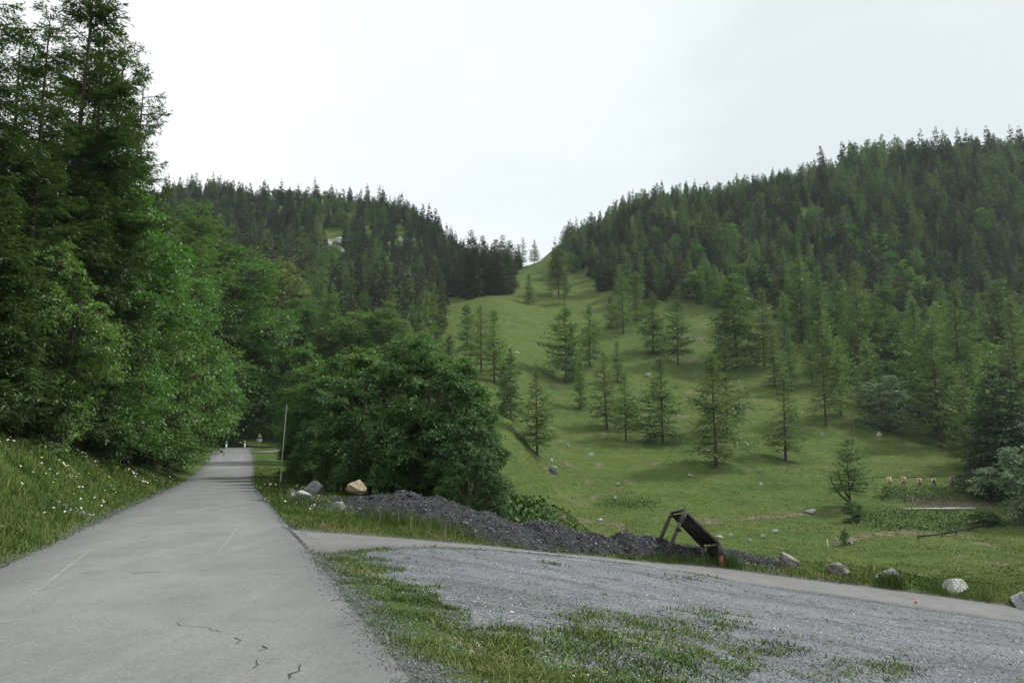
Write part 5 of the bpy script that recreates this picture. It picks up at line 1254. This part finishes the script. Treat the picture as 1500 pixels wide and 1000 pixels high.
k = (lm_ > -.3) & (g.random(len(x)) < np.clip((gm+edge)*2.2, 0, 1)); x, y = x[k], y[k]; r = np.hypot(x, y)
blades(M, x, y, (.015+.06*g.random(len(x))**1.8)*(.5+1.1*vn(x*3, y*3, 4)), .006+.0011*r, tint_for(x, y, g, .14), g, 1.0); print('lotgrass', len(x))
M.obj('lot_grass', GRASS, kind='stuff')
M = MB(); x, y = lot_points(60000, g); gm, lm_ = green_mask(x, y); k = (lm_ > 0) & (g.random(len(x)) < np.clip(gm*1.2, 0.0, 1)*(vn(x*5, y*5, 8) > .45)); x, y = x[k], y[k]
# rosettes: single weeds dotted over the stones
wx_, wy_ = lot_points(420, g); ok_ = lot_mask(wx_, wy_) > .2; wx_, wy_ = wx_[ok_], wy_[ok_]; kk = np.repeat(np.arange(len(wx_)), 26); rs = .03+.07*g.random(len(wx_)); x = np.r_[x, wx_[kk]+g.normal(0, 1, len(kk))*rs[kk]]; y = np.r_[y, wy_[kk]+g.normal(0, 1, len(kk))*rs[kk]]
n = len(x); P = np.stack([x, y, H(x, y)+.01+.03*g.random(n)], -1); D = nrm(np.stack([g.normal(0, 1, n), g.normal(0, 1, n), .35+.3*g.random(n)], -1)); v, q = kites(P, D, np.stack([g.normal(0, .3, n), g.normal(0, .3, n), np.ones(n)], -1), .02+.03*g.random(n), .006+.008*g.random(n)); M.add(v, q, a=g.random(n))
M.obj('low_weeds', WEED, kind='stuff')
# plateau between the roads, around the slate bank and by the thicket
M = MB(); n = 150000; Y = 1/(1/19.+(1/75.-1/19.)*g.random(n)); u = g.uniform(375, 790, n); X = (u-750)/F/(cp+sp_*.13)*Y
dm_, s1_, _, _ = nearest(X, Y, MS); db_, s2_, _, ib_ = nearest(X, Y, BS); hb_ = np.interp(ib_, np.arange(len(BS)), BS[:, 3]); k = (s1_ < 0) & (dm_ > 2.28) & (db_ > hb_-.03) & (s2_ > 0) & (plat_dist(X, Y) < 2)
x, y, e = X[k], Y[k], (db_-hb_)[k]; r = np.hypot(x, y)
blades(M, x, y, (.04+.13*g.random(len(x))**1.6)*np.clip(.4+e/1.5, .4, 1.1), .005+.0008*r, tint_for(x, y, g, .12+.2*np.exp(-e/1.5)+.1*(vn(x*.4, y*.4, 6) > .55)), g, .5)
M.obj('plateau_grass', GRASS, kind='stuff')
# verge beyond the branch road and the near meadow
M = MB(); n = 120000; Y = 1/(1/24.+(1/60.-1/24.)*g.random(n)); u = g.uniform(740, 1530, n); X = (u-750)/F/(cp+sp_*.13)*Y
db_, s2_, _, ib_ = nearest(X, Y, BS); hb_ = np.interp(ib_, np.arange(len(BS)), BS[:, 3]); k = (db_ > hb_-.04) & (s2_ > 0); x, y, e = X[k], Y[k], (db_-hb_)[k]; r = np.hypot(x, y)
blades(M, x, y, (.03+.08*g.random(len(x)))*(1+.8*(vn(x*.7, y*.7, 2) > .6)), .006+.0009*r, tint_for(x, y, g, .18+.2*np.exp(-e/.8)), g, .8)
M.obj('slope_grass', GRASS, kind='stuff')
# tussocks of the far meadow
M = MB(); n = 170000; Y = 1/(1/44.+(1/300.-1/44.)*g.random(n)); u = g.uniform(640, 1540, n); X = (u-750)/F/(cp+sp_*.13)*Y; k = (vn(X*.25, Y*.25, 33)*.6+vn(X*.9, Y*.9, 34)*.6 > g.uniform(.2, .8, n)) & (plat_dist(X, Y) > 1)
x, y = X[k], Y[k]; r = np.hypot(x, y); n = len(x)
blades(M, x, y, (.05+.16*g.random(n)**2)*(r/90)**.35, .0008*r*g.uniform(.6, 1.8, n), np.clip(.52+fbm(x*.12, y*.12, 52)*1.1+g.normal(0, .14, n), 0, 1), g, .9)
M.obj('meadow_tussocks', GRASS2, kind='stuff')
# lush herbs below the boards and on the terrace bank
M = MB()
for (u0, u1, v0, v1, nn, hh) in ((1290,1420,716,736,2600,.5),(1260,1480,748,772,3200,.4),(1280,1420,770,778,900,.3),(740,775,740,765,1500,.5),(880,960,735,745,700,.4)):
    uu = g.uniform(u0, u1, nn); vv = g.uniform(v0, v1, nn); q_ = np.array([hit(a, b) for a, b in zip(uu[::12], vv[::12])]); q_ = np.repeat(q_, 12, 0)[:nn]
    x, y = q_[:, 0]+g.normal(0, .7, len(q_)), q_[:, 1]+g.normal(0, .7, len(q_)); n = len(x)
    P = np.stack([x, y, H(x, y)+hh*g.random(n)], -1); v, q = kites(P, nrm(g.normal(0, 1, (n, 3))+np.array([0, 0, .3])), g.normal(0, .6, (n, 3))+np.array([0, 0, 1]), .15+.22*g.random(n), .05+.06*g.random(n)); M.add(v, q, a=g.random(n)**1.2)
M.obj('tall_herbs', WEED, kind='stuff')
# white and yellow flowers
M = MB(); cs = []
for (u, v, n_, s) in ((104,708,12,.16),(106,700,8,.12),(195,697,16,.3),(203,706,14,.25),(180,690,8,.3),(95,690,6,.15),(120,672,6,.4),(132,678,6,.3),(75,652,4,.4),(35,665,5,.5),(60,690,6,.6),(150,715,8,.6),(215,712,8,.35),(240,690,26,.5),(228,693,18,.4),(20,720,6,.6),(90,730,8,.6),(130,735,6,.5),(255,685,16,.5),(270,682,12,.5),(300,678,10,.6)):
    x, y, z = hit(u, v); cs.append(np.stack([x+g.normal(0, s, n_), y+g.normal(0, s, n_)], -1))
cs.append(np.stack(side_of_main(.4, 6, 8, 55, 260, g, 1)[:2], -1)); x1, y1, *_ = side_of_main(.1, 2.5, 22, 45, 90, g, -1); cs.append(np.stack([x1, y1], -1))
C = np.concatenate(cs); kk = np.repeat(np.arange(len(C)), 5); x, y = C[kk, 0], C[kk, 1]; n = len(x); hz_ = (H(C[:, 0], C[:, 1])+g.uniform(.14, .34, len(C)))[kk]; ang = np.tile(np.arange(5)*1.2566, len(C)); sc_ = (.016+.0009*np.hypot(C[:, 0], C[:, 1]))[kk]
tl = np.repeat(g.normal(0, .5, (len(C), 2)), 5, 0); P = np.stack([x, y, hz_], -1); D = nrm(np.stack([np.cos(ang), np.sin(ang), tl[:, 0]*np.cos(ang)+tl[:, 1]*np.sin(ang)], -1)); v, q = kites(P, D, np.stack([-tl[:, 0], -tl[:, 1], np.ones(n)], -1), sc_, sc_*.45)
M.add(v, q, a=np.repeat(g.random(len(C))**.6*.92, 5)); xf, yf = lot_points(1500, g); gm, lm_ = green_mask(xf, yf); k = (gm > .2) & (lm_ > 0); xf, yf = xf[k][:170], yf[k][:170]; n = len(xf)
P = np.stack([xf, yf, H(xf, yf)+.05+.06*g.random(n)], -1); v, q = kites(P, nrm(np.stack([g.normal(0, 1, n), g.normal(0, 1, n), np.full(n, .1)], -1)), np.tile([0., -.3, 1.], (n, 1)), np.full(n, .014), np.full(n, .006)); M.add(v, q, a=np.where(g.random(n) < .6, .95, .3))
M.obj('wild_flowers', FLOW, kind='stuff')
# loose slate gravel
SL = facemat('gravel_stones', [(0, (.07, .075, .085)), (.45, (.13, .14, .155)), (.8, (.25, .27, .29)), (.95, (.42, .43, .44)), (1, (.6, .6, .58))], .65, .35)
M = MB(); x, y = lot_points(110000, g); lm_ = lot_mask(x, y); k = lm_ > -.25-.3*g.random(len(x)); x, y = x[k], y[k]; db_, s2_, _, ib_ = nearest(x, y, BS); k = db_ > np.interp(ib_, np.arange(len(BS)), BS[:, 3])+.0; x, y = x[k], y[k]; r = np.hypot(x, y)
sz = (.012+.022*g.random(len(x))**2)*(.6+r*.07)+(g.random(len(x)) < .012)*g.uniform(.02, .06, len(x)); chips(M, np.stack([x, y, H(x, y)+.004+sz*.08], -1), sz, .45, 0, np.clip(g.random(len(x))*.85+.08+fbm(x*.6, y*.6, 71)*.8+fbm(x*.12+y*.02, y*.9-x*.13, 75)*.7+fbm(x*2.5, y*2.5, 72)*.5, 0, 1), g, .25); print('gravel', len(x))
M.obj('gravel', SL, kind='stuff')
# grit along the road edges, and stones on the left bank
M = MB(); x, y, d, yy = side_of_main(-.18, .3, 3.5, 50, 16000, g, -1); x2, y2, d2, _ = side_of_main(-.1, .2, 7, 50, 6000, g, 1); x, y = np.r_[x, x2], np.r_[y, y2]
db_, s2_, _, ib_ = nearest(x, y, BS); k = (db_ > np.interp(ib_, np.arange(len(BS)), BS[:, 3])) | (g.random(len(x)) < .1); x, y = x[k], y[k]; r = np.hypot(x, y); sz = (.008+.016*g.random(len(x))**2)*(.6+r*.08); chips(M, np.stack([x, y, H(x, y)+.014], -1), sz, .5, 0, g.random(len(x))*.9, g, .3)
t = g.random(9000); kx = (t*(len(BR)-40)+30).astype(int); T = nrm(BR[kx+1, :2]-BR[kx, :2]); sd = np.sign(g.random(9000)-.6); off = BR[kx, 3]+g.normal(.05, .16, 9000); x, y = BR[kx, 0]-T[:, 1]*off*sd, BR[kx, 1]+T[:, 0]*off*sd; k = (nearest(x, y, MS)[0] > 2.5) & (x > -5); x, y = x[k], y[k]; sz = .015+.04*g.random(len(x))**2; chips(M, np.stack([x, y, H(x, y)+.01], -1), sz, .5, 0, g.random(len(x))*.9, g, .3)
for (u, v, s, n_) in ((92,745,.14,30),(105,748,.14,34),(122,752,.16,34),(86,737,.1,10),(12,660,.12,8)):
    x0, y0, z0 = hit(u, v); n = n_; x, y = x0+g.normal(0, s, n), y0+g.normal(0, s, n); chips(M, np.stack([x, y, H(x, y)+.03], -1), .03+.12*g.random(n)**2, .6, 0, .3+.7*g.random(n), g, .5)
M.obj('loose_grit', SL, kind='stuff')
# tufts and tall weeds set against the slate bank and the verge stones
M = MB()
for (u, Y, n_, s, hh) in ((1148,28.7,120,.45,.2),(1223,28.2,140,.5,.2),(1384,27.0,120,.4,.2),(1487,25.7,160,.6,.22),(457,34,160,.6,.3),(434,27.6,160,.5,.3),(496,24.2,140,.4,.3),(1060,28.6,260,.25,.5),(1290,28.0,500,.22,.55),(1240,28.6,120,.3,.25),(1360,27.4,200,.4,.35),(1420,27,260,.6,.35),(960,28.3,220,.5,.35),(1010,28.6,200,.6,.3),(600,23.6,500,.8,.5),(640,24.3,500,.8,.45),(560,26,400,.8,.5),(680,24.6,300,.7,.35),(520,27,300,.9,.5),(470,28,300,.9,.5),(440,27,300,.9,.5),(770,25.6,260,.5,.3),(850,27.0,160,.6,.25),(1000,21,90,.3,.1),(808,18,90,.16,.1)):
    x0, y0, _ = at(u, Y); x, y = x0+g.normal(0, s, n_), y0+g.normal(0, s*.7, n_); bd, _, _, bi = nearest(x, y, BS); k = (nearest(x, y, MS)[0] > 2.35) & (bd > np.interp(bi, np.arange(len(BS)), BS[:, 3])); x, y = x[k], y[k]; blades(M, x, y, hh*g.uniform(.4, 1.2, len(x)), .006+.0008*np.hypot(x, y), tint_for(x, y, g, .12), g, .35)
M.obj('tall_grass_tufts', GRASS, kind='stuff')
